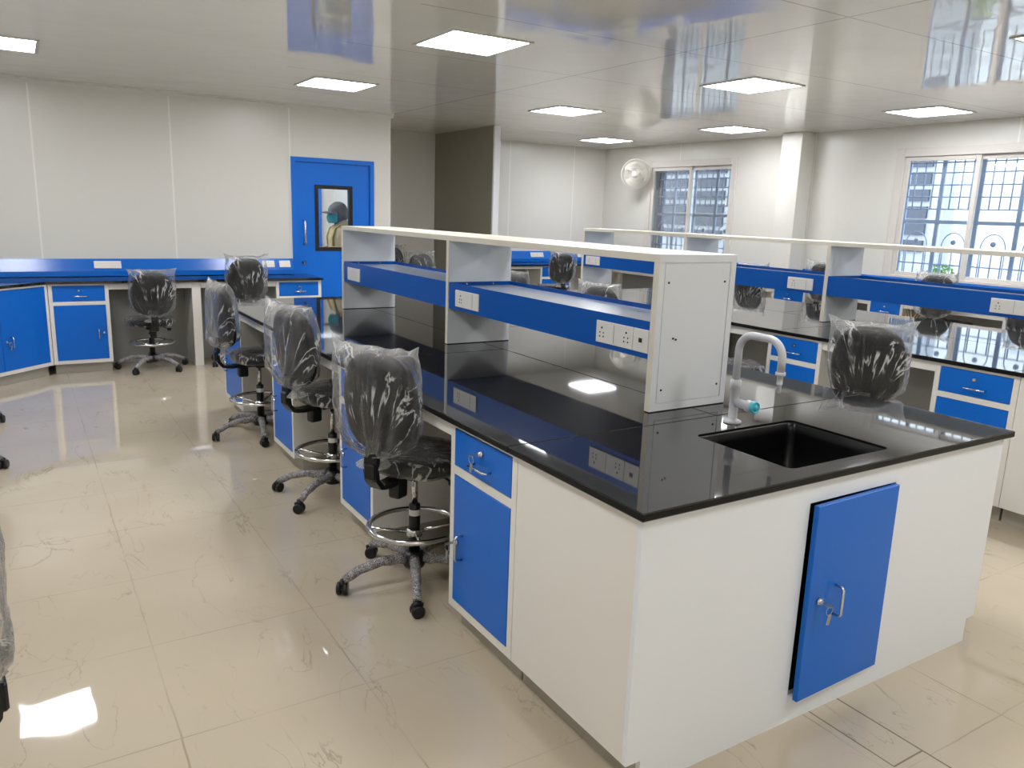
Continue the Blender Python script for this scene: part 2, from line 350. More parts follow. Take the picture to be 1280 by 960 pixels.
def tag(o, label, cat, group=None):
    o['label'] = label; o['category'] = cat
    if group: o['group'] = group
    return o
def thing(name, label, cat, loc=(0, 0, 0), rz=0.0, group=None):
    o = bpy.data.objects.new(name, None); COL.objects.link(o); o.empty_display_size = 0.1
    o.location = loc; o.rotation_euler = (0, 0, rz)
    return tag(o, label, cat, group)
def struct(o): o['kind'] = 'structure'; return o
def kids(o): return [c for c in bpy.data.objects if c.parent == o]
def dup(root, loc, rz, label, group=None):
    r = root.copy(); COL.objects.link(r); r.location = loc; r.rotation_euler = (0, 0, rz); r['label'] = label
    if group: r['group'] = group
    for ch in kids(root):
        c = ch.copy(); COL.objects.link(c); c.parent = r
        for g in kids(ch):
            d = g.copy(); COL.objects.link(d); d.parent = c
    return r
R = math.radians

# ------------------------------------------------------------------ room shell
XW, YB, YF, ZC = 7.2, 7.6, 9.4, 2.772
XL, YN = -2.55, -4.2
struct(MB().box(XL-.1, XW+.2, YN-.1, YF+.1, -.06, 0).build('floor', MT['floor']))
struct(MB().box(XL-.1, XW+.2, YN-.1, YF+.1, ZC, ZC+.08).build('ceiling', MT['ceiling']))
struct(MB().box(XL-.1, XL, YN-.1, YF+.1, 0, ZC).build('wall_left', MT['wall_y']))
struct(MB().box(XL, XW, YN-.1, YN, 0, ZC).build('wall_front', MT['wall_x']))
DX0, DX1, DZ = 1.31, 2.30, 2.212
b = MB(); b.box(XL, DX0, YB, YB+.08, 0, ZC); b.box(DX1, 2.52, YB, YB+.08, 0, ZC); b.box(DX0, DX1, YB, YB+.08, DZ, ZC)
struct(b.build('wall_back', MT['wall_x']))
struct(MB().box(2.44, 2.52, YB+.08, YF, 0, ZC).build('wall_return', MT['wall_y']))
struct(MB().box(XL, XW, YF, YF+.1, 0, ZC).build('wall_far', MT['wall_far']))
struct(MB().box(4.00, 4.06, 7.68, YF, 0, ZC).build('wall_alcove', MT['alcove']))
struct(MB().box(3.985, 4.075, 7.64, 7.68, 0, ZC, .004).build('trim_1', MT['rackwhite']))
struct(MB().box(3.05, 3.13, YF-.012, YF, 0, ZC).build('trim_2', MT['wall_far']))
W1 = (2.32, 4.02, 1.10, 2.48); W2 = (6.505, 8.245, 1.10, 2.48)      # window openings (y0, y1, z0, z1)
b = MB()
ys = [YN, W1[0], W1[1], W2[0], W2[1], YF]
b.box(XW, XW+.2, ys[0], ys[1], 0, ZC); b.box(XW, XW+.2, ys[2], ys[3], 0, ZC); b.box(XW, XW+.2, ys[4], ys[5], 0, ZC)
for (a, c, z0, z1) in (W1, W2): b.box(XW, XW+.2, a, c, 0, z0); b.box(XW, XW+.2, a, c, z1, ZC)
struct(b.build('wall_right', MT['wall_y']))
struct(MB().box(6.95, XW, 5.21, 5.52, 0, ZC, .004).build('column', MT['wall_y']))
# coving along the top of the door wall
b = MB(); b.prism([(YB-.03, ZC), (YB, ZC), (YB, ZC-.045), (YB-.008, ZC-.045), (YB-.012, ZC-.02), (YB-.03, ZC-.012)], XL, 2.55, 'yz')
struct(b.build('trim_3', MT['white']))

# door with vision panel
dr = bpy.data.objects.new('door_1', None); COL.objects.link(dr); dr.location = (DX0, YB, 0); struct(dr)
dw = DX1-DX0
b = MB(); b.box(0, .05, -.02, .09, 0, DZ); b.box(dw-.05, dw, -.02, .09, 0, DZ); b.box(.05, dw-.05, -.02, .09, DZ-.05, DZ)
b.build('door_frame', MT['door'], dr)
vx0, vx1, vz0, vz1 = .27, .725, 1.165, 1.915
b = MB()
for (a, c, z0, z1) in ((.052, vx0, 0.005, DZ-.052), (vx1, dw-.052, .005, DZ-.052), (vx0, vx1, .005, vz0), (vx0, vx1, vz1, DZ-.052)): b.box(a, c, .005, .05, z0, z1)
b.build('door_leaf', MT['door'], dr)
b = MB(); t = .042
for (a, c, z0, z1) in ((vx0, vx0+t, vz0, vz1), (vx1-t, vx1, vz0, vz1), (vx0+t, vx1-t, vz0, vz0+t), (vx0+t, vx1-t, vz1-t, vz1)): b.box(a, c, -.004, .055, z0, z1)
b.build('vision_panel_gasket', MT['rubber'], dr)
MB().box(vx0+t, vx1-t, .024, .030, vz0+t, vz1-t).build('vision_panel_glass', MT['glass'], dr)
b = MB(); b.tube([(.135, .005, 1.24), (.135, -.045, 1.24), (.135, -.055, 1.26), (.135, -.055, 1.49), (.135, -.045, 1.51), (.135, .005, 1.51)], .011, 10)
b.build('door_handle', MT['chrome'], dr)
MB().lathe([(.026, 0), (.026, -.012), (.012, -.016), (.012, -.02)], (.13, .005, 1.03), 'y', 16).build('door_lock', MT['chrome'], dr)

# windows: outer frame, two sliding sashes, glass
def window(n, y0, y1, z0, z1):
    o = bpy.data.objects.new('window_%d' % n, None); COL.objects.link(o); o.location = (XW, y0, z0); struct(o)
    wd, h = y1-y0, z1-z0
    b = MB(); t = .055
    for (a, c, e, f) in ((-.05, .045, 0, h+.05), (wd-.045, wd+.05, 0, h+.05), (.045, wd-.045, 0, .03), (.045, wd-.045, h-.045, h+.05)): b.box(-.018, .08, a, c, e, f, .004)
    b.build('window_frame', MT['pvc'], o)
    mid = wd/2
    for k, (a, c, xo) in enumerate(((.045, mid+.03, .035), (mid-.03, wd-.045, .006))):
        b = MB(); s = .05
        for (p, q, e, f) in ((a, a+s, .03, h-.045), (c-s, c, .03, h-.045), (a+s, c-s, .03, .07), (a+s, c-s, h-.045-s, h-.045)): b.box(xo, xo+.028, p, q, e, f, .003)
        sh = b.build('window_sash', MT['pvc'], o)
        MB().box(xo+.012, xo+.016, a+s, c-s, .07, h-.045-s).build('window_pane', MT['glass'], sh)
    return o
window(1, *W1); window(2, *W2)

def grille(y0, y1, z0, z1, label):
    g = thing('window_grille', label, 'grille', (XW+.15, y0, z0), 0, 'barred grilles outside the windows')
    wd, h = y1-y0, z1-z0
    b = MB(); zm = .46*h
    for k in range(5): yy = k*wd/4; b.box(-.01, .01, yy-.022+(.022 if k == 0 else 0)-(.022 if k == 4 else 0), yy+.022+(.022 if k == 0 else 0)-(.022 if k == 4 else 0), 0, h)
    b.box(-.012, .012, 0, wd, zm-.02, zm+.02); b.box(-.012, .012, 0, wd, 0, .03); b.box(-.012, .012, 0, wd, h-.03, h)
    b.build('flat_bar', MT['grille'], g)
    b = MB(); n = 16
    for k in range(1, n):
        if k % 4 == 0: continue
        yy = k*wd/n; top_only = True
        b.cyl((0, yy, zm+.02 + (.12 if k % 4 == 2 else .12)), (0, yy, h), .0075, 6); b.cyl((0, yy, 0), (0, yy, zm*.55), .0075, 6)
    for zz in (zm+.14, zm+.27, zm+.40, zm+.53, zm+.64, zm*.55, zm*.27):
        b.cyl((0, 0, zz), (0, wd, zz), .0075, 6)
    b.build('wire_rod', MT['grille'], g)
    b = MB()
    for k in range(4):
        yc = (k+.5)*wd/4; r = wd/4*.30
        b.tube([(0, yc+r*math.cos(a), zm*.55+.02+r*1.2*math.sin(a)) for a in [R(q) for q in range(0, 181, 15)]] , .006, 6)
        b.tube([(0, yc-r, .03), (0, yc-r, zm*.55+.02)], .006, 6); b.tube([(0, yc+r, .03), (0, yc+r, zm*.55+.02)], .006, 6)
        b.lathe([(0, -.012), (.025, -.012), (.03, 0), (.025, .012), (0, .012)], (0, yc, zm*.55+.07), 'x', 12)
    b.build('arch_ornament', MT['grille'], g)
    return g
grille(*W1, 'blue grey iron grille with arches outside the wide window at the right edge')
grille(*W2, 'blue grey iron grille outside the narrow looking window beside the wall fan')
sh = MB(); sh.box(XW+.16, XW+.2, 8.09, 8.245, 1.10, 2.48); struct(sh.build('trim_4', MT['grilledark']))

# outside: ground, a pale block with dark louvres, a shrub
struct(MB().box(XW+.2, 18, -6, 26, -.4, -.3).build('ground_outside', MT['ground']))
ext = thing('building', 'pale building block with dark louvred openings seen through the barred windows', 'building', (13.5, 13, -.3))
MB().box(0, 1, -5.9, 8, 0, 3.7).build('facade_wall', MT['facade'], ext)
for k in range(10):
    b = MB()
    for q in range(6): b.box(-.05, .0, -5.6+k*1.3, -4.6+k*1.3, 1.5+q*.32, 1.72+q*.32)
    b.build('louvre', MT['facadedark'], ext)
ext2 = thing('building', 'bright low building across the yard seen through the wide right window', 'building', (13.0, 2.0, -.3))
MB().box(0, 1, -2.5, 4.6, 0, 3.4).build('facade_wall', MT['facadewhite'], ext2)
for k in range(3): MB().box(-.04, .0, -1.9+k*2.1, -.9+k*2.1, 1.3, 2.5).build('facade_window', MT['glassgrey'], ext2)
random.seed(5)
bush = thing('shrub', 'small green shrub outside seen low through the wide right window', 'shrub', (9.4, 4.62, -.3))
bush.scale = (.7, .7, .84)
b = MB(); 
for k in range(5): b.tube([(0, 0, 0), (random.uniform(-.1, .1), random.uniform(-.1, .1), .7), (random.uniform(-.3, .3), random.uniform(-.3, .3), 1.35)], [.015, .011, .004], 6)
b.build('stem', MT['cable'], bush)
b = MB()
for k in range(420):
    a = random.uniform(0, 6.28); z = random.uniform(.7, 1.75); rr = .42*math.sqrt(random.random())*math.sin(math.pi*min(1, max(0, (z-.45)/1.4)))**.5
    c = Vector((rr*math.cos(a), rr*math.sin(a), z)); d = Vector((random.uniform(-1, 1), random.uniform(-1, 1), random.uniform(-.5, 1))).normalized()*.06
    e = d.cross(Vector((random.random(), random.random(), random.random()))).normalized()*.022
    v = [b.bm.verts.new(c+p) for p in (-d, e, d, -e)]; b.bm.faces.new(v)
b.build('foliage', MT['leaf'], bush, fix=False)

# ------------------------------------------------------------------ ceiling lights
def lamp(x, y, label, first=[None]):
    if first[0] is None:
        l = thing('ceiling_light', label, 'ceiling light', (x, y, ZC), 0, 'square LED panels in the ceiling')
        b = MB(); s = .30; t = .022
        for (p, q, e, f) in ((-s, s, -s, -s+t), (-s, s, s-t, s), (-s, -s+t, -s+t, s-t), (s-t, s, -s+t, s-t)): b.box(p, q, e, f, -.008, 0)
        b.build('frame', MT['lampframe'], l)
        MB().box(-s+t, s-t, -s+t, s-t, -.005, -.001).build('diffuser', MT['lamp'], l)
        first[0] = l; return l
    return dup(first[0], (x, y, ZC), 0, label)
lamp(1.31, 3.42, 'largest lit square LED ceiling panel in front of the door reflection')
lamp(1.23, 5.85, 'lit square LED ceiling panel nearest above the blue door')
lamp(3.79, 5.80, 'lit square LED ceiling panel nearest the grey alcove partition')
lamp(6.17, 8.10, 'smallest lit square LED ceiling panel beside the wall fan')
lamp(3.90, 3.32, 'lit square LED ceiling panel beside the reflection of the barred window')
lamp(6.25, 5.70, 'lit square LED ceiling panel nearest the square column')
lamp(6.26, 3.20, 'lit square LED ceiling panel over the wide right window')
lamp(-1.42, 5.74, 'lit square LED ceiling panel cut by the left edge of the view')
hid = 'square LED ceiling panel lighting the room from beyond the edge of the view'
lamp(3.94, .86, 'lit square LED ceiling panel showing only one corner at the right edge')
for x, y in ((-1.4, 3.4), (1.3, 1.0), (6.3, .8), (-1.4, 1.0), (1.3, -1.4), (3.9, -1.4), (6.3, -1.4), (-1.4, -2.6)):
    lamp(x, y, hid)
lamp(1.25, 8.55, 'square LED ceiling panel lighting the corridor behind the blue door')
lamp(-.2, 8.55, 'added second LED ceiling panel, unseen, brightening the corridor behind the wall')  # unseen extra panel, added to brighten the corridor

# ------------------------------------------------------------------ laboratory furniture
def handle_bar(b, c, L, axis, out=.032, r=.0048):
    """D handle in the local frame, standing off the -y face; c is its centre on the face"""
    c = Vector(c); d = Vector((1, 0, 0)) if axis == 'x' else Vector((0, 0, 1)); o = Vector((0, -out, 0)); h = L/2
    b.tube([c-d*h, c-d*h+o*.8, c-d*(h-.008)+o, c+d*(h-.008)+o, c+d*h+o*.8, c+d*h], r, 8)
def lock(parent, c):
    MB().lathe([(.013, 0), (.013, -.007), (.009, -.010), (.009, -.013)], c, 'y', 14).build('lock', MT['chrome'], parent)
def keys(parent, c, fob=True):
    c = Vector(c); b = MB()
    b.box(c.x-.009, c.x+.009, c.y-.036, c.y-.013, c.z-.0012, c.z+.0012); b.lathe([(.011, -.001), (.011, .001)], (c.x, c.y-.042, c.z), 'z', 10)
    b.tube([(c.x+.016*math.sin(a), c.y-.044, c.z-.016+.016*math.cos(a)) for a in [k*math.pi/7 for k in range(14)]], .0013, 5, closed=True)
    b.box(c.x-.006, c.x+.008, c.y-.046, c.y-.043, c.z-.066, c.z-.030, rot=Matrix.Rotation(.25, 3, 'Y'))
    b.build('keys', MT['steel'], parent)

ZD = (0.134, 0.668, 0.703, 0.856); ZT, ZK = 0.872, 0.10
def cabinet(label, W, loc, rz, depth=.50, hinge='r', with_keys=False, fl=.032, group=None, doors=1, drawer=True, nolock=False):
    """base cabinet; local x runs left to right seen from the front, front face at y=0, body behind at +y"""
    c = thing('base_cabinet', label, 'cabinet', loc, rz, group)
    b = MB(); b.box(0, W, .02, depth, ZK, ZT)
    zt = ZD[3] if drawer else ZD[3]
    b.box(0, fl, 0, .02, ZK, ZT); b.box(W-fl, W, 0, .02, ZK, ZT); b.box(fl, W-fl, 0, .02, ZK, ZD[0]); b.box(fl, W-fl, 0, .02, zt, ZT)
    if drawer: b.box(fl, W-fl, 0, .02, ZD[1], ZD[2])
    b.build('carcass', MT['white'], c)
    MB().box(.01, W-.01, .057, depth-.02, 0, ZK).build('plinth', MT['plinth'], c)
    g = .0025; dt = ZD[1] if drawer else ZD[3]
    dwid = (W-2*fl)/doors
    for k in range(doors):
        x0, x1 = fl+k*dwid+g, fl+(k+1)*dwid-g
        d = MB().box(x0, x1, -.002, .018, ZD[0]+g, dt-g, .0015).build('door', MT['blue'], c)
        hx = (x0+.075) if (hinge == 'r') else (x1-.075)
        if doors == 2: hx = x1-.07 if k == 0 else x0+.09
        b = MB(); handle_bar(b, (hx, -.002, .386), .10, 'z'); b.build('handle', MT['chrome'], d)
        lx = hx-.045 if (hinge == 'r' or (doors == 2 and k == 1)) else hx+.045
        if not (doors == 2 and k == 0): lock(d, (lx, -.002, .395))
        if with_keys and not (doors == 2 and k == 0): keys(d, (lx, -.002, .395))
    if drawer:
        d = MB().box(fl+g, W-fl-g, -.002, .018, ZD[2]+g, ZD[3]-g, .0015).build('drawer', MT['blue'], c)
        b = MB(); handle_bar(b, (W/2+.01, -.002, .755), .12, 'x'); b.build('handle', MT['chrome'], d)
        lock(d, (W/2, -.002, .808))
        if with_keys: keys(d, (W/2, -.002, .808))
    return c

def hone(o):
    o.data.materials.append(MT['granite_edge'])
    for f in o.data.polygons:
        if abs(f.normal.z) < .35: f.material_index = 1

def slab(name, x0, x1, y0, y1, parent, hole=None, z0=.874, z1=.90):
    b = MB(); bm = b.bm
    if hole is None:
        b.box(x0, x1, y0, y1, z0, z1, .0035, 2)
    else:
        hx0, hx1, hy0, hy1, r = hole
        inner = []
        for (cx, cy, a0) in ((hx1-r, hy1-r, 0), (hx0+r, hy1-r, 90), (hx0+r, hy0+r, 180), (hx1-r, hy0+r, 270)):
            for k in range(7): a = R(a0+k*15); inner.append((cx+r*math.cos(a), cy+r*math.sin(a)))
        e = .0035
        lo = {}
        def loop(pts, z): return [bm.verts.new((x, y, z)) for x, y in pts]
        outer = [(x1, y1), (x0, y1), (x0, y0), (x1, y0)]; outer_in = [(x1-e, y1-e), (x0+e, y1-e), (x0+e, y0+e), (x1-e, y0+e)]
        OT, OU, OL, OB = loop(outer_in, z1), loop(outer, z1-e), loop(outer, z0+e), loop(outer_in, z0)
        IT, IB = loop(inner, z1), loop(inner, z0)
        for A, Bq in ((OT, OU), (OU, OL), (OL, OB)):
            for i in range(4): bm.faces.new((A[i], A[(i+1) % 4], Bq[(i+1) % 4], Bq[i]))
        for i in range(len(IT)): bm.faces.new((IT[i], IT[(i+1) % len(IT)], IB[(i+1) % len(IB)], IB[i]))
        for O, I in ((OT, IT), (OB, IB)):
            nI = len(I)
            for q in range(4):
                seg = [I[(q*7+k) % nI] for k in range(7)]
                for k in range(6): bm.faces.new((O[q], seg[k], seg[k+1]))
                bm.faces.new((O[q], seg[6], I[(q*7+7) % nI], O[(q+1) % 4]))
    o = b.build(name, MT['granite'], parent); hone(o); return o

def socket_plate(parent, c, w, h, mods, axis='x'):
    """plate on a face looking along -y in the local frame of `parent`; c = left bottom corner"""
    x, y, z = c
    p = MB().box(x, x+w, y-.008, y, z, z+h, .003, 2).build('socket_plate', MT['socket'], parent)
    b = MB(); n = len(mods)
    for k, mname in enumerate(mods):
        cx = x+(k+.5)*w/n; cz = z+h/2
        if mname == 'p':
            for dx, dz, rr in ((0, .018, .0042), (-.011, -.003, .0032), (.011, -.003, .0032), (-.011, -.019, .0034), (.011, -.019, .0034)):
                b.lathe([(rr, -.0005), (rr, .0012)], (cx+dx, y-.0088, cz+dz), 'y', 8)
        elif mname == 'd':
            b.box(cx-.008, cx+.008, y-.0095, y-.0075, cz-.006, cz+.007)
        elif mname == 's':
            b.lathe([(.002, -.0005), (.002, .0012)], (cx, y-.0088, cz+.015), 'y', 6)
    if len(b.bm.verts): b.build('pin_holes', MT['hole'], p)
    else: b.bm.free()
    return p

L_ISL = 5.20; W_ISL = 1.875
CABS = ((1.125, .485), (2.405, .465), (3.72, .465), (5.17, .60))     # (far edge y, width) along the left face
def island(x0, names, near, sink=False):
    """an island bench whose left face is the plane x=x0 and near end the plane y=0"""
    ib = thing('island_bench', names['bench'], 'bench', (x0, 0, 0))
    # near end panel, with toe notches and (island with the sink) a hatch
    hx0, hx1, hz0, hz1 = .711, 1.173, .105, .795; n = .057
    b = MB()
    def panel_prism(poly): b.prism(poly, 0, .018, 'xz')
    if sink:
        panel_prism([(n, 0), (W_ISL-n, 0), (W_ISL-n, ZK), (W_ISL, ZK), (W_ISL, hz0), (0, hz0), (0, ZK), (n, ZK)])
        panel_prism([(0, hz0), (hx0, hz0), (hx0, hz1), (0, hz1)]); panel_prism([(hx1, hz0), (W_ISL, hz0), (W_ISL, hz1), (hx1, hz1)])
        panel_prism([(0, hz1), (W_ISL, hz1), (W_ISL, ZT), (0, ZT)])
    else:
        panel_prism([(n, 0), (W_ISL-n, 0), (W_ISL-n, ZK), (W_ISL, ZK), (W_ISL, ZT), (0, ZT), (0, ZK), (n, ZK)])
    b.build('end_panel', MT['endwhite_daylit'], ib)
    if sink:
        b = MB(); b.box(hx0-.01, hx1+.01, .02, .03, hz0-.01, hz1+.01); b.build('hatch_recess', MT['rubber'], ib)
        d = MB().box(-.455, -.002, -.02, -.001, hz0-.012, hz1-.004, .002).build('hatch_door', MT['blue'], ib)
        d.location = (hx1, -.001, 0); d.rotation_euler = (R(-.3), 0, R(1.5))
        b = MB(); handle_bar(b, (-.315, -.02, .437), .105, 'z'); b.build('handle', MT['chrome'], d)
        lock(d, (-.40, -.02, .452)); keys(d, (-.40, -.02, .452))
    # blank side panel, plinth, aprons, spine
    MB().box(0, .018, .0185, .637, ZK, ZT).build('side_panel', MT['white'], ib)
    MB().box(.057, .075, .018, .638, 0, ZK).build('plinth', MT['plinth'], ib)
    MB().box(.50, W_ISL-.02, .02, L_ISL-.02, .0, ZT-.3).build('core', MT['dark'], ib) if False else None
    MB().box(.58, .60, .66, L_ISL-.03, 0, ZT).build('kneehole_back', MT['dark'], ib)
    prev = CABS[0][0]
    for (yf, wd) in CABS[1:]:
        MB().box(.004, .022, prev+.001, yf-wd-.001, .812, ZT).build('apron_rail', MT['white'], ib); prev = yf
    MB().box(W_ISL-.018, W_ISL, .0185, L_ISL-.02, ZK, ZT).build('rear_panel', MT['white'], ib)
    MB().box(W_ISL-.075, W_ISL-.057, .018, L_ISL-.02, 0, ZK).build('plinth', MT['plinth'], ib)
    b = MB(); b.prism([(n, 0), (W_ISL-n, 0), (W_ISL-n, ZK), (W_ISL, ZK), (W_ISL, ZT), (.61, ZT), (.61, 0)], L_ISL-.019, L_ISL-.001, 'xz')
    b.build('end_panel', MT['endwhite_daylit'], ib)
    for k, (yf, wd) in enumerate(CABS):
        cabinet(names['cabs'][k], wd, (x0, yf, 0), R(-90), .50, with_keys=(sink and k == 0) , hinge='r')
    # worktop
    wt = thing('worktop', names['top'], 'worktop', (x0, 0, 0))
    o = .025; g = .0012
    slab('granite_slab', -o, W_ISL+o, -o, .665-g, wt, hole=(.667, 1.20, .054, .488, .03) if sink else None)
    slab('granite_slab', -o, .965-g, .665+g, 2.33-g, wt); slab('granite_slab', -o, .965-g, 2.33+g, L_ISL, wt)
    slab('granite_slab', .965+g, W_ISL+o, .665+g, 3.1-g, wt); slab('granite_slab', .965+g, W_ISL+o, 3.1+g, L_ISL, wt)
    return ib

A_X0, A_X1 = .735, 1.161
def rack(x0, ys, names, plates, detail):
    """reagent rack on the worktop: uprights at ys (front faces), top board, blue trays between"""
    rk = thing('reagent_rack', names, 'shelf', (x0, 0, .90))
    zt = .635; t = .03
    for k, y in enumerate(ys):
        near = k == 0
        b = MB()
        if near:
            b.box(A_X0, A_X1, y+.006, y+t, .004, zt); fr = .03
            b.box(A_X0, A_X1, y, y+.006, zt-fr, zt); b.box(A_X0, A_X1, y, y+.006, .004, .004+fr)
            b.box(A_X0, A_X0+fr, y, y+.006, .004+fr, zt-fr); b.box(A_X1-fr, A_X1, y, y+.006, .004+fr, zt-fr)
            b.box(A_X0+fr+.004, A_X1-fr-.004, y+.001, y+.006, .004+fr+.004, zt-fr-.004)
        else: b.box(A_X0, A_X1, y, y+t, .004, zt-t, .001)
        o = b.build('end_upright' if near else 'upright', MT['rackwhite'], rk)
        if near:
            b = MB()
            for sx, sz in ((A_X0+.055, .09), (A_X1-.055, .09), (A_X0+.055, zt-.11), (A_X1-.06, zt-.11), (A_X0+.10, .30), (A_X0+.115, .295)):
                b.lathe([(.0045, 0), (.0045, -.003)], (sx, y+.001, sz), 'y', 8)
            b.build('screw', MT['hole'], o)
        MB().box(A_X0+.002, A_X1-.002, y+.001, y+t-.001, 0, .004).build('base_gasket', MT['rubber'], rk)
        MB().box(A_X0-.0015, A_X0, y, y+t, .004, zt-(0 if near else t)).build('edge_band', MT['cream'], rk)
    MB().box(A_X0-.0015, A_X1+.0015, ys[0]+t, ys[-1]+t, zt-t, zt, .001).build('top_board', MT['cream'], rk)
    for k in range(len(ys)-1):
        y0, y1 = ys[k]+t+.001, ys[k+1]-.001
        b = MB(); z0, z1, zl = .216, .345, .368; q = .0025
        b.box(A_X0+.004, A_X1-.004, y0, y1, z0, z1)
        b.box(A_X0+.004, A_X0+.004+q, y0, y1, z1, zl); b.box(A_X1-.004-q, A_X1-.004, y0, y1, z1, zl)
        b.box(A_X0+.004, A_X1-.004, y0, y0+q, z1, zl); b.box(A_X0+.004, A_X1-.004, y1-q, y1, z1, zl)
        tr = b.build('service_tray', MT['duct'], rk)
        MB().box(A_X0+.012, A_X1-.012, y0+.006, y1-.006, z1, z1+.0015).build('tray_liner', MT['liner'], tr)
        b = MB()
        for qx in (.12, .30): b.lathe([(.006, 0), (.006, -.003)], (A_X0+qx, y1-q, zl-.012), 'y', 8)
        b.build('fixing_screw', MT['chrome'], tr)
        for (pk, pf, pw, mods) in plates:
            if pk != k: continue
            # plates face -x: build in a local frame and turn
            yy = pf
            p = MB().box(A_X0-.004, A_X0+.004, yy-pw, yy, z0+.022, z0+.117, .003, 2).build('socket_plate', MT['socket'], tr)
            if detail:
                b = MB(); n = len(mods); cz = z0+.07
                for j, mm in enumerate(mods):
                    cy = yy-(j+.5)*pw/n
                    if mm == 'p':
                        for dy, dz, rr in ((0, .018, .0046), (-.012, -.003, .0034), (.012, -.003, .0034), (-.012, -.020, .0036), (.012, -.020, .0036)):
                            b.lathe([(rr, -.0056), (rr, -.003)], (A_X0, cy+dy, cz+dz), 'x', 8)
                    elif mm == 'd': b.box(A_X0-.0055, A_X0-.003, cy-.010, cy+.010, cz-.008, cz+.010)
                    elif mm == 's': b.box(A_X0-.0048, A_X0-.003, cy-.0006, cy+.0006, cz-.04, cz+.04)
                b.build('pin_holes', MT['hole'], p)
    return rk

island(0.0, dict(bench='white island bench frame whose near end has the open blue hatch',
    top='polished black granite worktop with the sink cut into it',
    cabs=['blue cabinet with keys hanging from its drawer lock, nearest on the sink island',
          'blue cabinet half hidden by the nearest bagged chair on the sink island',
          'blue cabinet between the second and third bagged chairs of the sink island',
          'white sided cabinet at the far end of the sink island beyond the third chair']), None, sink=True)
SHX = 3.33
island(SHX, dict(bench='white island bench frame behind the sink island with a plain end',
    top='polished black granite worktop reflecting the barred windows',
    cabs=['blue drawer cabinet at the right edge of the second island beside the grey bagged chair',
          'blue drawer cabinet seen under the bend of the tap',
          'cabinet of the second island hidden behind the white rack end panel',
          'cabinet at the far end of the second island behind the first rack']), None)
rack(0.0, (.812, 2.592, 4.345), 'white reagent rack with blue trays standing on the sink island',
     ((0, 1.182, .243, 'psp'), (0, .936, .092, 'd'), (1, 4.25, .25, ''), (0, 2.50, .27, 'ps')), True)
rack(SHX, (.895, 2.50, 4.10, 5.72-.0), 'white reagent rack with blue trays standing on the second island near the windows',
     ((0, 1.235, .30, 'psp'), (1, 2.88, .25, 'ps'), (2, 5.67, .25, 'ps')), True)
# sink bowl
sk = thing('sink', 'square black bowl sink let into the granite worktop', 'sink', (.9335, .271, .90))
b = MB(); lo = []
def rrect(hx, hy, r, z, n=7):
    out = []
    for (sx, sy, a0) in ((1, 1, 0), (-1, 1, 90), (-1, -1, 180), (1, -1, 270)):
        for k in range(n): a = R(a0+k*90/(n-1)); out.append(b.bm.verts.new((sx*(hx-r)+r*math.cos(a), sy*(hy-r)+r*math.sin(a), z)))
    return out
loops = [rrect(.2655, .216, .028, -.008), rrect(.262, .2125, .028, -.012), rrect(.258, .208, .03, -.05), rrect(.25, .20, .04, -.235), rrect(.235, .185, .05, -.255), rrect(.04, .04, .039, -.262)]
for A, B_ in zip(loops, loops[1:]):
    for i in range(len(A)): f = b.bm.faces.new((A[i], A[(i+1) % len(A)], B_[(i+1) % len(A)], B_[i])); f.smooth = True
b.bm.faces.new(loops[-1])
b.build('bowl', MT['sink'], sk)
MB().lathe([(.0, -.004), (.022, -.004), (.034, 0), (.036, -.002)], (0, 0, -.255), 'z', 18).build('drain', MT['steel'], sk)
# swan neck tap
tp = thing('tap', 'pale swan neck laboratory tap with a cyan capped knob beside the sink', 'tap', (.945, .563, .90))
MB().lathe([(.0, 0), (.036, 0), (.036, .006), (.024, .012), (.0175, .016), (.0175, .135), (.0215, .138), (.0215, .168), (.017, .172), (.0, .172)], (0, 0, 0), 'z', 20).build('base', MT['tap'], tp)
b = MB(); r = .065; H = .352; pts = [(0, 0, .16), (0, 0, H-r)]
pts += [(0, -r+r*math.cos(a), H-r+r*math.sin(a)) for a in [R(k*10) for k in range(1, 10)]]
L2 = .205; pts += [(0, -L2+r*math.sin(a)*1.0 , H-r+r*math.cos(a)) for a in [R(60-k*10-0) for k in range(0, 0)]]
pts += [(0, -L2+r, H)] + [(0, -L2+r-r*math.sin(a), H-r+r*math.cos(a)) for a in [R(k*10) for k in range(1, 10)]] + [(0, -L2, H-.115)]
b.tube(pts, .0145, 14); b.build('swan_neck', MT['tap'], tp)
MB().lathe([(.0, .012), (.018, .012), (.019, 0), (.0105, -.004), (.0105, -.03), (.012, -.032), (.0085, -.036), (.0085, -.062), (.0055, -.066), (0, -.066)], (0, -L2, H-.125), 'z', 16).build('nozzle', MT['tap'], tp)
kb = MB().lathe([(.0, 0), (.017, 0), (.017, -.05), (.0225, -.054), (.0225, -.085), (.0, -.085)], (0, -.012, .082), 'y', 20).build('knob', MT['tap'], tp)
MB().lathe([(.0235, -.084), (.0235, -.097), (.0185, -.100), (.0185, -.096), (.012, -.096), (.012, -.099), (0, -.099)], (0, -.012, .082), 'y', 20).build('cap', MT['cyan'], kb)

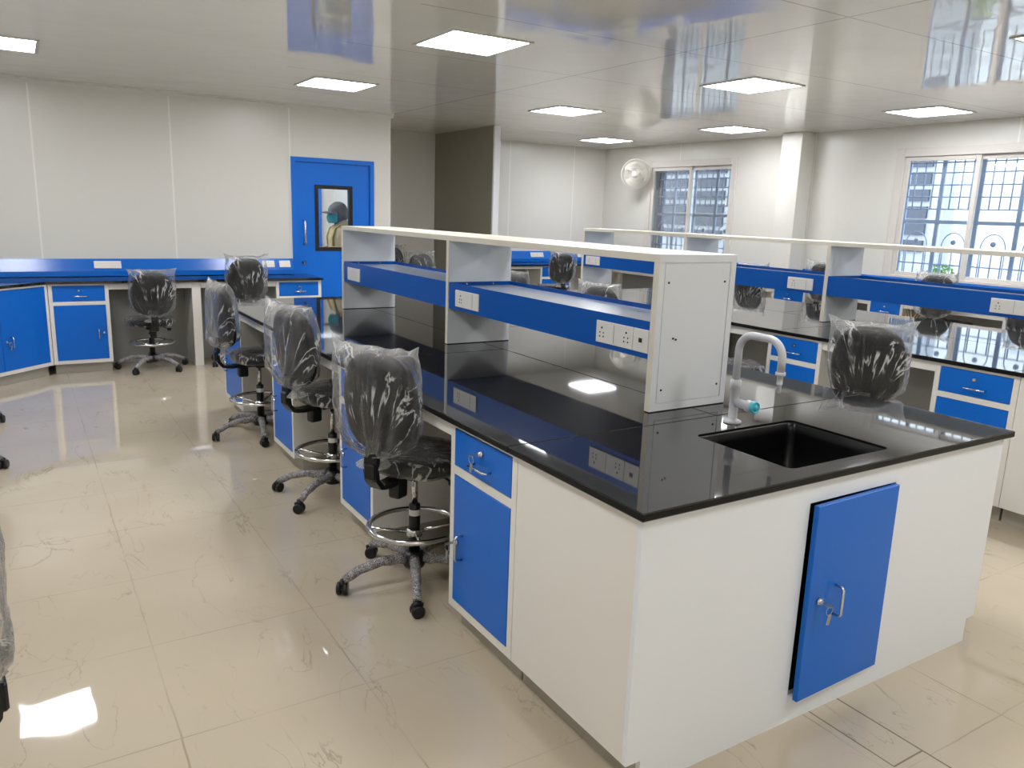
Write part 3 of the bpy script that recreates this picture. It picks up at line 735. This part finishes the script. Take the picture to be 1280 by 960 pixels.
# --- wall benches
def service_duct(name_label, loc, rz, L, plates, dh=0.0):
    d = thing('service_duct', name_label, 'service duct', loc, rz)
    b = MB(); b.prism([(0, 0), (-.075, 0), (-.075, .052+dh*.6), (-.022, .172+dh), (0, .172+dh)], 0, L, 'yz'); b.build('duct_body', MT['strip'], d)
    for (x, w_, mods) in plates:
        p = MB().box(-w_/2, w_/2, -.008, 0, -.04, .04, .003, 2).build('socket_plate', MT['socket'], d)
        p.location = (x, -.0485, .112); p.rotation_euler = (R(-23.8), 0, 0)
        if mods:
            b = MB(); n = len(mods)
            for k, mm in enumerate(mods):
                cx = -w_/2+(k+.5)*w_/n
                for dx, dz, rr in ((0, .018, .004), (-.011, -.01, .0034), (.011, -.01, .0034)): b.lathe([(rr, -.0095), (rr, -.007)], (cx+dx, 0, dz), 'y', 8)
            b.build('pin_holes', MT['hole'], p)
    return d
DUCT_Z = .905
service_duct('blue sloped service duct along the wall left of the blue door', (-2.5, YB-.001, DUCT_Z), 0, 3.80, ((1.89, .25, ''), (3.515, .135, 's'), (3.70, .125, '')))
# L shaped worktop: door wall, diagonal corner, left wall
wt = thing('worktop', 'black granite worktop running below the service duct to the blue door', 'worktop', (0, 0, 0))
b = MB(); b.prism([(1.48, 7.59), (-2.54, 7.59), (-2.54, .2), (-1.98, .2), (-1.98, 6.26), (-1.185, 7.045), (1.48, 7.045)], .874, .90)
b.build('granite_slab', MT['granite'], wt)
YK = 7.08
cabinet('blue cabinet with a drawer and door beside the diagonal corner unit', .51, (-1.17, YK, 0), 0, .45, hinge='l')
cabinet('blue drawer cabinet standing against the blue door', .50, (.965, YK, 0), 0, .45, hinge='l', with_keys=True)
dg = cabinet('two door blue corner cabinet set diagonally at the left', 1.10, (-1.957, 6.305, 0), R(44.7), .40, doors=2, drawer=False, with_keys=True)
lg = thing('bench_frame', 'white bench frame with the upright between the two chairs at the door wall', 'bench', (-.66, YK, 0))
MB().box(.765, .85, 0, .45, 0, ZT).build('upright', MT['white'], lg)
MB().box(.002, .763, .003, .02, .812, ZT).build('apron_rail', MT['white'], lg); MB().box(.852, 1.623, .003, .02, .812, ZT).build('apron_rail', MT['white'], lg)
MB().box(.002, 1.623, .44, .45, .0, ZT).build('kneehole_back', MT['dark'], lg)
lf = thing('bench_frame', 'white bench frame under the worktop along the left wall', 'bench', (-2.03, 0, 0))
for yy in (.90, 2.1, 3.2, 4.7): MB().box(-.45, 0, yy, yy+.08, 0, ZT).build('upright', MT['white'], lf)
for y0, y1 in ((.22, .898), (.982, 2.098), (2.182, 3.198), (3.282, 4.698), (4.782, 6.1)): MB().box(-.02, -.003, y0, y1, .812, ZT).build('apron_rail', MT['white'], lf)
service_duct('blue sloped service duct on the left wall out of view', (-2.549, .3, DUCT_Z), R(90), 7.1, ())

# bench on the far wall, right of the partition
service_duct('blue service duct on the far wall right of the grey partition', (4.1, YF-.001, DUCT_Z), 0, 3.05, ((1.75, .25, 'pps'), (2.7, .25, 'pp')))
wt = thing('worktop', 'black granite worktop against the far wall right of the grey partition', 'worktop', (0, 0, 0))
MB().box(4.1, 7.15, 8.80, YF-.01, .874, .90, .003).build('granite_slab', MT['granite'], wt)
cabinet('blue drawer cabinet at the far wall beside the grey partition', .60, (4.15, 8.85, 0), 0, .5)
cabinet('blue drawer cabinet at the far wall beyond the dark chair', .60, (5.6, 8.85, 0), 0, .5)
fb = thing('bench_frame', 'white bench rail at the far wall in front of the dark kneehole', 'bench', (4.75, 8.85, 0))
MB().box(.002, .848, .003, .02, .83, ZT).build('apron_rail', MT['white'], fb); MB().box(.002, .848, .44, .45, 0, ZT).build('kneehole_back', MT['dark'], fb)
# bench under the windows
service_duct('blue service duct running below the windows', (XW-.001, 8.7, DUCT_Z), R(-90), 3.15, ((.9, .25, 'pp'), (2.4, .25, 'pp')), .023)
service_duct('blue service duct below the wide window at the right edge', (XW-.001, 5.17, DUCT_Z), R(-90), 5.1, ((.9, .25, 'pp'), (2.9, .25, 'pp')), .023)
wt = thing('worktop', 'black granite worktop below the windows', 'worktop', (0, 0, 0))
b = MB(); b.prism([(7.19, 0), (7.19, 5.20), (6.94, 5.20), (6.94, 5.53), (7.19, 5.53), (7.19, 8.75), (6.62, 8.75), (6.62, 0)], .874, .90); b.build('granite_slab', MT['granite'], wt)
YCW = ((6.95, .5), (5.19, .5), (3.85, .42), (2.4, .5))
wl = ['blue drawer cabinet under the window beside the wall fan', 'blue drawer cabinet right beside the square column', 'blue drawer cabinet below the left part of the wide window', 'blue drawer cabinet below the right part of the wide window']
for (yy, ww), lb in zip(YCW, wl): cabinet(lb, ww, (6.66, yy, 0), R(-90), .48)
wf = thing('bench_frame', 'white bench rails of the window bench', 'bench', (6.66, 0, 0))
edges = [8.7] ; 
prev = 8.7
for (yy, ww) in YCW:
    MB().box(.003, .02, yy+.002, prev-.002, .812, ZT).build('apron_rail', MT['white'], wf); prev = yy-ww
MB().box(.003, .02, .1, prev-.002, .812, ZT).build('apron_rail', MT['white'], wf)
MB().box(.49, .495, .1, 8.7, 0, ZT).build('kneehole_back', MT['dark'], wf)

# ------------------------------------------------------------------ wall fan
fn = thing('wall_fan', 'white wall mounted fan beside the narrow looking window', 'fan', (XW, 8.42, 2.36))
b = MB(); b.box(-.02, 0, -.06, .06, -.11, .09, .008, 2); b.tube([(-.01, 0, -.03), (-.08, -.0, -.05), (-.12, 0, -.02)], [.035, .03, .028], 12); b.build('bracket', MT['fan'], fn)
hd = Vector((-.75, -.62, -.18)).normalized(); rotm = hd.to_track_quat('Z', 'Y').to_matrix(); c0 = Vector((-.14, -.02, 0))
def fanpart(name, mb, m, parent=fn):
    for v in mb.bm.verts: v.co = c0 + rotm @ v.co
    return mb.build(name, m, parent)
fanpart('motor_housing', MB().lathe([(0, -.02), (.05, -.02), (.065, 0), (.068, .06), (.055, .10), (0, .10)], (0, 0, 0), 'z', 20), MT['fan'])
b = MB(); RG = .225
for rr, zz in ((RG, .135), (RG, .15), (.17, .19), (.11, .2), (.06, .205), (.17, .10), (.11, .09)): b.tube([(rr*math.cos(a), rr*math.sin(a), zz) for a in [k*math.pi/18 for k in range(36)]], .0035 if rr < .2 else .006, 6, closed=True)
for k in range(48):
    a = k*2*math.pi/48; ca, sa = math.cos(a), math.sin(a)
    b.tube([(.05*ca, .05*sa, .205), (.15*ca, .15*sa, .197), (.21*ca, .21*sa, .172), (RG*ca, RG*sa, .142)], .0018, 4); b.tube([(.06*ca, .06*sa, .085), (.17*ca, .17*sa, .10), (RG*ca, RG*sa, .142)], .0018, 4)
b.lathe([(0, .20), (.052, .20), (.05, .212), (0, .215)], (0, 0, 0), 'z', 20)
fanpart('guard', b, MT['fan'])
b = MB()
for k in range(3):
    a0 = k*2*math.pi/3
    def bl(u, v, a0=a0):
        rr = .03+.165*u; a = a0+(v-.5)*(.5+.75*u)
        return Vector((rr*math.cos(a), rr*math.sin(a), .145+.03*(v-.5)*2*(1-.3*u)))
    b.grid(bl, 8, 6, closed_u=False)
b.lathe([(0, .12), (.035, .12), (.035, .165), (0, .17)], (0, 0, 0), 'z', 16)
fanpart('blade', b, MT['fan'])

# ------------------------------------------------------------------ chairs in polythene
def ridged(p): 
    n = noise.noise(p); return 1-2*abs(n)
def bag_mesh(seed, nu=84, nv=52):
    """loose clear bag over the back cushion: flat top seam with two ears, gathered and tied below"""
    rnd = random.Random(seed); off = Vector((seed*7.3, seed*3.1, seed*1.7)); b = MB()
    kx = rnd.uniform(-.03, .03); earl, earr = rnd.uniform(.01, .035), rnd.uniform(.0, .03)
    prof = [(0.0, .070, .050, -.268), (.03, .050, .036, -.252), (.06, .020, .018, -.235), (.10, .060, .034, -.222), (.2, .135, .060, -.185), (.32, .185, .076, -.12), (.5, .208, .080, -.01), (.7, .212, .074, .10), (.86, .206, .058, .185), (.95, .204, .034, .222), (1.0, .206, .004, .238)]
    def look(t):
        for a, c in zip(prof, prof[1:]):
            if t <= c[0]:
                s = (t-a[0])/(c[0]-a[0]); s2 = s*s*(3-2*s)*.5+s*.5
                return [a[i]+(c[i]-a[i])*s2 for i in (1, 2, 3)]
        return prof[-1][1:]
    def fn(u, v):
        th = 2*math.pi*u; w_, d_, z = look(v)
        c, s = math.cos(th), math.sin(th); e = .62 if v > .12 else 1.0
        x = w_*math.copysign(abs(c)**e, c); y = d_*math.copysign(abs(s)**e, s)
        dirv = Vector((c, s, 0))
        amp = .010+.020*math.exp(-((v-.18)/.18)**2)
        # pleats fanning out of the knot, creases higher up
        pl = ridged(Vector((math.cos(th)*2.6, math.sin(th)*2.6, v*1.1))+off)*math.exp(-v*1.6)*1.6
        cr = ridged(Vector((x*7+z*3.0, y*6, z*4.5-x*3))+off)*.8 + ridged(Vector((x*15, y*12, z*13))+off*2)*.45
        k = amp*(pl+cr-.6)
        if v < .09: k = .012*ridged(Vector((math.cos(th)*3, math.sin(th)*3, v*9))+off)
        sag = .010*noise.noise(Vector((x*5, y*3, z*5))+off)
        x += dirv.x*k+sag; y += dirv.y*k*.9; z += .5*k
        if v > .9:
            f = (v-.9)/.1; z += f*(earl*max(0, -c)**3 + earr*max(0, c)**3) + f*.012*noise.noise(Vector((c*3, 2, 0))+off); x += f*.02*(max(0, c)**5-max(0, -c)**5)
        if v < .15: x += kx*(1-v/.15)
        if v < .5: y -= .032*(1-v/.5)
        return Vector((x, y, z))
    b.grid(fn, nu, nv)
    return b

def chair(label, loc, rz, seed, film, dz=0.0, group=None):
    """drafting chair facing local +y"""
    c = thing('lab_chair', label, 'chair', loc, rz, group)
    # five legs in bubble wrap with casters
    MB().lathe([(0, .075), (.045, .075), (.052, .09), (.052, .13), (.036, .15), (0, .15)], (0, 0, 0), 'z', 20).build('hub', MT['black'], c)
    for k in range(5):
        a = R(BASE_A+72*k); ca, sa = math.cos(a), math.sin(a); pts = []; rs = []
        for q in range(9):
            t = q/8; rr = .045+.285*t; zz = .118-.052*t**2.2+.012*math.sin(t*3.1)
            jit = .0025*math.sin(q*2.3+k)
            pts.append((rr*ca, rr*sa, zz+jit)); rs.append(.025-.006*t+.002*math.sin(q*3.7+k*2))
        lg_ = MB().tube(pts, rs, 10).build('leg', MT['wrap'], c)
        b = MB(); cx, cy = .335*ca, .335*sa; ta = a+1.1+k*.7
        for s in (-1, 1):
            ox, oy = -math.sin(ta)*s*.014, math.cos(ta)*s*.014
            ax = Vector((-math.sin(ta), math.cos(ta), 0)); pc = Vector((cx+ox, cy+oy, .029))
            b.tube([pc-ax*.011, pc-ax*.008, pc+ax*.008, pc+ax*.011], [.023, .029, .029, .023], 16)
        b.cyl((cx, cy, .03), (cx, cy, .072), .008, 8)
        b.tube([(cx-math.cos(ta)*.02, cy-math.sin(ta)*.02, .05), (cx, cy, .063), (cx+math.cos(ta)*.02, cy+math.sin(ta)*.02, .05)], .013, 8)
        b.build('caster', MT['black'], lg_)
    gl = MB().lathe([(0, .14), (.026, .14), (.026, .375), (.02, .38), (0, .38)], (0, 0, 0), 'z', 18).build('gas_lift_sleeve', MT['black'], c)
    MB().lathe([(.0265, .325), (.0268, .326), (.0268, .352), (.0265, .353)], (0, 0, 0), 'z', 18).build('sticker', MT['label'], gl)
    MB().lathe([(0, .37), (.0135, .37), (.0135, .555+min(0, dz)), (0, .555+min(0, dz))], (0, 0, 0), 'z', 14).build('gas_lift_rod', MT['chrome'], c)
    b = MB(); rr = .205; zr = .275
    b.tube([(rr*math.cos(q), rr*math.sin(q), zr) for q in [k*math.pi/20 for k in range(40)]], .0125, 10, closed=True)
    b.lathe([(.026, zr-.05), (.036, zr-.05), (.036, zr-.015), (.026, zr-.015)], (0, 0, 0), 'z', 16)
    for k in range(4):
        q = R(45+90*k); b.tube([(.033*math.cos(q), .033*math.sin(q), zr-.03), (.12*math.cos(q), .12*math.sin(q), zr-.015), (rr*math.cos(q), rr*math.sin(q), zr)], .008, 8)
    b.build('foot_ring', MT['chrome'], c)
    up = []
    b = MB(); b.box(-.06, .06, -.10, .11, .545, .575, .006); b.box(-.03, .03, -.155, -.085, .47, .565, .012, 2); b.box(-.035, .035, -.03, .03, .53, .55, .004)
    mech = b.build('tilt_mechanism', MT['black'], c); up.append(mech)
    b = MB(); b.tube([(.05, .03, .555), (.12, .04, .548), (.165, .045, .525)], [.006, .006, .005], 8); b.lathe([(0, -.018), (.013, -.018), (.016, 0), (.013, .018), (0, .018)], (.175, .047, .520), 'x', 12)
    b.build('lever', MT['black'], mech)
    # seat cushion: rounded square with domed top
    def seat_pt(grow):
        def f(u, v):
            th = 2*math.pi*u; c_, s_ = math.cos(th), math.sin(th)
            prof = [(0, -.036), (.80, -.036), (.96, -.026), (1.0, -.004), (.985, .018), (.93, .031), (.7, .036), (0.02, .030)]
            x_ = v*(len(prof)-1); i = min(int(x_), len(prof)-2); fr = x_-i
            rr = prof[i][0]*(1-fr)+prof[i+1][0]*fr; zz = prof[i][1]*(1-fr)+prof[i+1][1]*fr
            e = .72
            x = (.225+grow)*rr*math.copysign(abs(c_)**e, c_); y = (.215+grow)*rr*math.copysign(abs(s_)**e, s_)
            k = 0
            if grow: k = grow*.9*(ridged(Vector((x*9+y*4, y*9-x*3, zz*20))+Vector((seed, 0, 3)))-.35)
            return Vector((x, y+.03, .613+zz+(grow*.6 if zz > 0 else -grow*.6)+k*(1 if zz > 0 else .6)))
        return f
    b = MB(); b.grid(seat_pt(0), 40, 14); st = b.build('seat', MT['leather'], c); up.append(st)
    b = MB(); b.grid(seat_pt(.008), 64, 28); sf = b.build('seat_film', MT['seatfilm'], st)
    b = MB()   # hanging skirt of the seat film
    # back bracket: flat J bar
    pts = [(0, -.12, .556), (0, -.20, .552), (0, -.262, .56), (0, -.292, .595), (0, -.298, .64), (0, -.290, .70), (0, -.280, .76)]
    b = MB()
    for (p, q) in zip(pts, pts[1:]):
        p, q = Vector(p), Vector(q); d = (q-p).normalized(); nrm = Vector((1, 0, 0)).cross(d).normalized()
        for s in (p, q): pass
    def jbar(u, v):
        n = len(pts)-1; x_ = v*n; i = min(int(x_), n-1); fr = x_-i
        p = Vector(pts[i]).lerp(Vector(pts[i+1]), fr); d = (Vector(pts[i+1])-Vector(pts[i])).normalized(); nrm = Vector((1, 0, 0)).cross(d).normalized()
        k = int(round(u*4)) % 4; sx, sn = ((-1, -1), (1, -1), (1, 1), (-1, 1))[k]
        return p+Vector((sx*.033, 0, 0))+nrm*sn*.011
    b = MB(); b.grid(jbar, 4, 24, smooth=False)
    bk = b.build('back_bracket', MT['black'], c); up.append(bk)
    b = MB(); b.box(-.026, .026, -.318, -.285, .60, .67, .006); b.build('bracket_knob', MT['black'], bk)
    # back cushion, leaning slightly
    def back_pt(u, v):
        th = 2*math.pi*u; c_, s_ = math.cos(th), math.sin(th)
        prof = [(0, -.028), (.78, -.028), (.95, -.022), (1.0, 0), (.96, .02), (.8, .03), (0.02, .034)]
        x_ = v*(len(prof)-1); i = min(int(x_), len(prof)-2); fr = x_-i
        rr = prof[i][0]*(1-fr)+prof[i+1][0]*fr; yy = prof[i][1]*(1-fr)+prof[i+1][1]*fr
        e = .66
        x = .195*rr*math.copysign(abs(c_)**e, c_); z = .215*rr*math.copysign(abs(s_)**e, s_)
        x *= 1-.10*max(0, z/.215)+.05*max(0, -z/.215)*-1
        return Vector((x, yy+.35*x*x, z))
    b = MB(); b.grid(back_pt, 40, 16)
    bc = b.build('backrest', MT['leather'], c); bc.location = (0, -.245, .915); bc.rotation_euler = (R(5), 0, 0); up.append(bc)
    bg_ = bag_mesh(seed).build('plastic_bag', film, c); bg_.location = (0, -.248, .915); bg_.rotation_euler = (R(5), 0, 0); up.append(bg_)
    for o in up:
        o.location.z += dz
    return c

BASE_A = 24.5
G_ISL = 'bagged lab chairs'
# main island, backs to the aisle
BASE_A = 174.5+63
c1 = chair('lab chair in clear bag nearest the drawer with hanging keys', (.045, 1.555, 0), R(-62), 1, MT['film'], -.025, G_ISL)
BASE_A = 145+75
c2 = chair('bagged lab chair in the middle of the row of three along the sink island', (.096, 2.80, 0), R(-75), 2, MT['film2'], 0, G_ISL)
BASE_A = 187+86
c3 = chair('bagged lab chair at the far end of the row of three along the sink island', (.05, 4.25, 0), R(-86), 3, MT['film2'], -.02, G_ISL)
BASE_A = 234
c4 = chair('lowered lab chair seen from behind next to the diagonal corner unit', (-.30, 7.08, 0), 0, 4, MT['film'], -.13, G_ISL)
BASE_A = 200
c5 = chair('bagged lab chair showing above the third chair, in front of the door wall', (.57, 7.07, 0), R(6), 5, MT['film'], 0.0, G_ISL)
def again(src, x, y, rz, label, dz=0):
    o = dup(src, (x, y, 0), R(rz), label)
    if dz:
        for ch in kids(o):
            if ch.name.split('.')[0] in ('tilt_mechanism', 'seat', 'back_bracket', 'backrest', 'plastic_bag'): ch.location.z += dz
    return o
# second island, left face
again(c5, 2.80, 1.23, -57, 'grey bagged chair standing behind the sink counter, right of the tap')
again(c2, 3.0, 2.48, -117, 'chair whose bagged seat shows behind the tap stem, left of the blue drawers')
again(c3, 2.93, 3.70, -75, 'bagged chair top seen through the first rack just left of its end panel')
again(c1, 2.93, 4.98, -84, 'bagged chair top seen through the first rack left of the second rack upright')
# far end
again(c4, 5.35, 8.1, -10, 'dark chair with rounded top against the far wall bench', .13)
again(c4, 2.95, 7.3, 190, 'dark bagged chair seen in front of the grey alcove partition', .14)
again(c4, 2.96, 8.5, 170, 'black chair edge showing beside the upright of the first rack', .16)
# window side
again(c1, 5.72, 4.93, 95, 'bagged chair whose reflection hangs under the tray right of the rack end panel', .05)
again(c2, 5.75, 1.85, 88, 'bagged chair seen below the right tray with the socket plate')
again(c3, 6.70, 2.98, -90, 'bagged chair top peeping over the right tray below the wide window', .10)
again(c5, 6.66, 4.28, -95, 'bagged chair top peeping over the tray near the column', .10)
# left aisle
again(c4, -1.90, 5.5, 30, 'chair with only a caster in view at the left edge, the farther one', .1)
again(c3, -1.90, 4.1, 95, 'chair with only a caster in view at the left edge, the nearer one')
again(c2, -1.80, .33, 96, 'bagged chair back cut by the left edge beside the lamp reflection', -.02)
cb_ = MB()
for k in range(3):
    y0 = 3.425-.03*k
    cb_.tube([(6.70, y0, .81), (6.66, y0-.04, .74), (6.64, y0-.10, .70), (6.66, y0-.13, .735), (6.70, y0-.15, .81)], .007, 6)
tag(cb_.build('cable', MT['cable']), 'loops of tan cable hanging under the worktop below the wide window', 'cable')

# ------------------------------------------------------------------ corridor behind the door and the person there
struct(MB().box(1.3, 2.25, YF-.03, YF, 0, 2.15).build('door_2', MT['door']))
ps = thing('person', 'person in a grey cap, teal mask and tan jacket behind the door glass', 'person', (2.115, 8.2, 0))
def skin_body():
    V = [(0, 0, .95), (.005, 0, 1.12), (.01, 0, 1.30), (.0, 0, 1.42), (-.02, 0, 1.49), (-.045, 0, 1.56), (-.05, 0, 1.63),
         (.0, .17, 1.40), (-.04, .21, 1.16), (-.24, .16, 1.13), (-.31, .13, 1.14),
         (.0, -.17, 1.40), (-.04, -.21, 1.16), (-.24, -.16, 1.10), (-.31, -.13, 1.11),
         (0, .10, .90), (.0, .11, .50), (.02, .11, .09), (-.13, .12, .04), (0, -.10, .90), (.0, -.11, .50), (.02, -.11, .09), (-.13, -.12, .04)]
    E = [(0, 1), (1, 2), (2, 3), (3, 4), (4, 5), (5, 6), (3, 7), (7, 8), (8, 9), (9, 10), (3, 11), (11, 12), (12, 13), (13, 14), (0, 15), (15, 16), (16, 17), (17, 18), (0, 19), (19, 20), (20, 21), (21, 22)]
    Rd = [.13, .13, .14, .09, .055, .085, .075, .06, .047, .036, .03, .06, .047, .036, .03, .085, .06, .042, .035, .085, .06, .042, .035]
    me = bpy.data.meshes.new('body'); me.from_pydata(V, E, []); o = bpy.data.objects.new('body', me); COL.objects.link(o)
    o.parent = ps
    sk_ = o.modifiers.new('skin', 'SKIN'); sk_.use_smooth_shade = True
    for i, sv in enumerate(me.skin_vertices[0].data): sv.radius = (Rd[i], Rd[i]); sv.use_root = (i == 0)
    ss = o.modifiers.new('sub', 'SUBSURF'); ss.levels = 1; ss.render_levels = 2
    me.materials.append(MT['skin'])
    return o
body = skin_body()
def ell(name, c, rx, ry, rz_, m, parent=ps, zmin=-1, zmax=1, seg=20, dis=0.0):
    b = MB()
    def f(u, v):
        ph = math.pi*(zmin+(zmax-zmin)*v)/2; th = 2*math.pi*u
        p = Vector((rx*math.cos(ph)*math.cos(th), ry*math.cos(ph)*math.sin(th), rz_*math.sin(ph)))
        if dis: p *= 1+dis*noise.noise(p*14)
        return Vector(c)+p
    b.grid(f, seg, 12); return b.build(name, m, parent)
# jacket torso and sleeves
b = MB()
def jk(u, v):
    th = 2*math.pi*u; prof = [(.17, .20, .86), (.175, .205, 1.0), (.165, .20, 1.15), (.16, .215, 1.30), (.13, .205, 1.40), (.085, .12, 1.46), (.066, .07, 1.53)]
    x_ = v*(len(prof)-1); i = min(int(x_), len(prof)-2); fr = x_-i; a, q, z = [prof[i][k]*(1-fr)+prof[i+1][k]*fr for k in range(3)]
    k = 1+.05*noise.noise(Vector((math.cos(th)*3, math.sin(th)*3, z*7)))
    return Vector((a*k*math.cos(th), q*k*math.sin(th), z))
b.grid(jk, 28, 24); b.build('jacket', MT['jacket'], ps)
for s in (1, -1):
    MB().tube([(0, s*.165, 1.40), (-.015, s*.20, 1.30), (-.04, s*.215, 1.16), (-.12, s*.20, 1.13), (-.235, s*.163, 1.125 if s > 0 else 1.10)], [.07, .066, .06, .054, .046], 12).build('sleeve', MT['jacket'], ps)
    MB().tube([(-.145, s*.10, 1.20), (-.16, s*.10, 1.30), (-.12, s*.10, 1.41), (-.02, s*.10, 1.465), (.08, s*.10, 1.44), (.145, s*.09, 1.32)], .013, 8).build('shoulder_strap', MT['strap'], ps)
    MB().tube([(0, s*.10, .93), (0, s*.11, .5), (.02, s*.11, .10)], [.105, .08, .06], 14).build('trouser_leg', MT['trousers'], ps)
    b = MB()
    for k, (oy, ln) in enumerate(((-.028, .05), (-.01, .058), (.008, .054), (.025, .043))):
        h = Vector((-.31, s*.13+oy*.8, 1.135 if s > 0 else 1.105)); b.tube([h+Vector((-.01, 0, 0)), h+Vector((-.04, 0, -.004)), h+Vector((-.04-ln*.6, 0, -.022)), h+Vector((-.035-ln*.7, 0, -.042))], [.0095, .009, .008, .007], 8)
    h = Vector((-.30, s*.13+s*-.035, 1.135 if s > 0 else 1.105)); b.tube([h, h+Vector((-.03, -s*.012, .004)), h+Vector((-.06, -s*.010, -.004))], [.011, .010, .008], 8)
    b.build('hand', MT['skin'], ps)
# head: face, ears, mask, cap, hair
HZ = 1.585; HX = -.05
ell('head', (HX, 0, HZ), .108, .085, .128, MT['skin'])
b = MB(); b.tube([(HX-.10, 0, HZ+.022), (HX-.122, 0, HZ-.006), (HX-.128, 0, HZ-.022), (HX-.11, 0, HZ-.03)], [.008, .012, .015, .010], 10); b.build('nose', MT['skin'], ps)
for s in (1, -1):
    ell('ear', (HX+.015, s*.088, HZ+.0), .022, .008, .032, MT['skin']); ell('eye', (HX-.098, s*.034, HZ+.02), .010, .014, .009, MT['rubber'])
def mk(u, v):
    th = (u-.5)*2.5; z = -.11+.125*v; k = .114+.030*math.exp(-(th/.5)**2)*math.sin(math.pi*(.15+.7*v))
    rr = 1-.25*abs(v-.55)**2
    return Vector((HX-k*math.cos(th)*rr, .098*math.sin(th)*rr, HZ+z))
b = MB(); b.grid(mk, 20, 10, closed_u=False); mo = b.build('face_mask', MT['mask'], ps); md = mo.modifiers.new('thick', 'SOLIDIFY'); md.thickness = .003
ell('hood', (HX+.022, 0, HZ-.005), .106, .098, .135, MT['cap'], zmin=-.9, zmax=.5)
cp = ell('cap', (HX+.006, 0, HZ+.03), .126, .106, .125, MT['cap'], zmin=.02, zmax=1, dis=.03)
def brim(u, v):
    th = (u-.5)*2.2; k = .112+.095*v*math.cos(th*.7)
    return Vector((HX-.004-k*math.cos(th), .088*math.sin(th)*(1+.12*v), HZ+.038-.018*v-.018*(th/1.1)**2))
b = MB(); b.grid(brim, 18, 6, closed_u=False); bo = b.build('brim', MT['cap'], cp); md = bo.modifiers.new('thick', 'SOLIDIFY'); md.thickness = .005
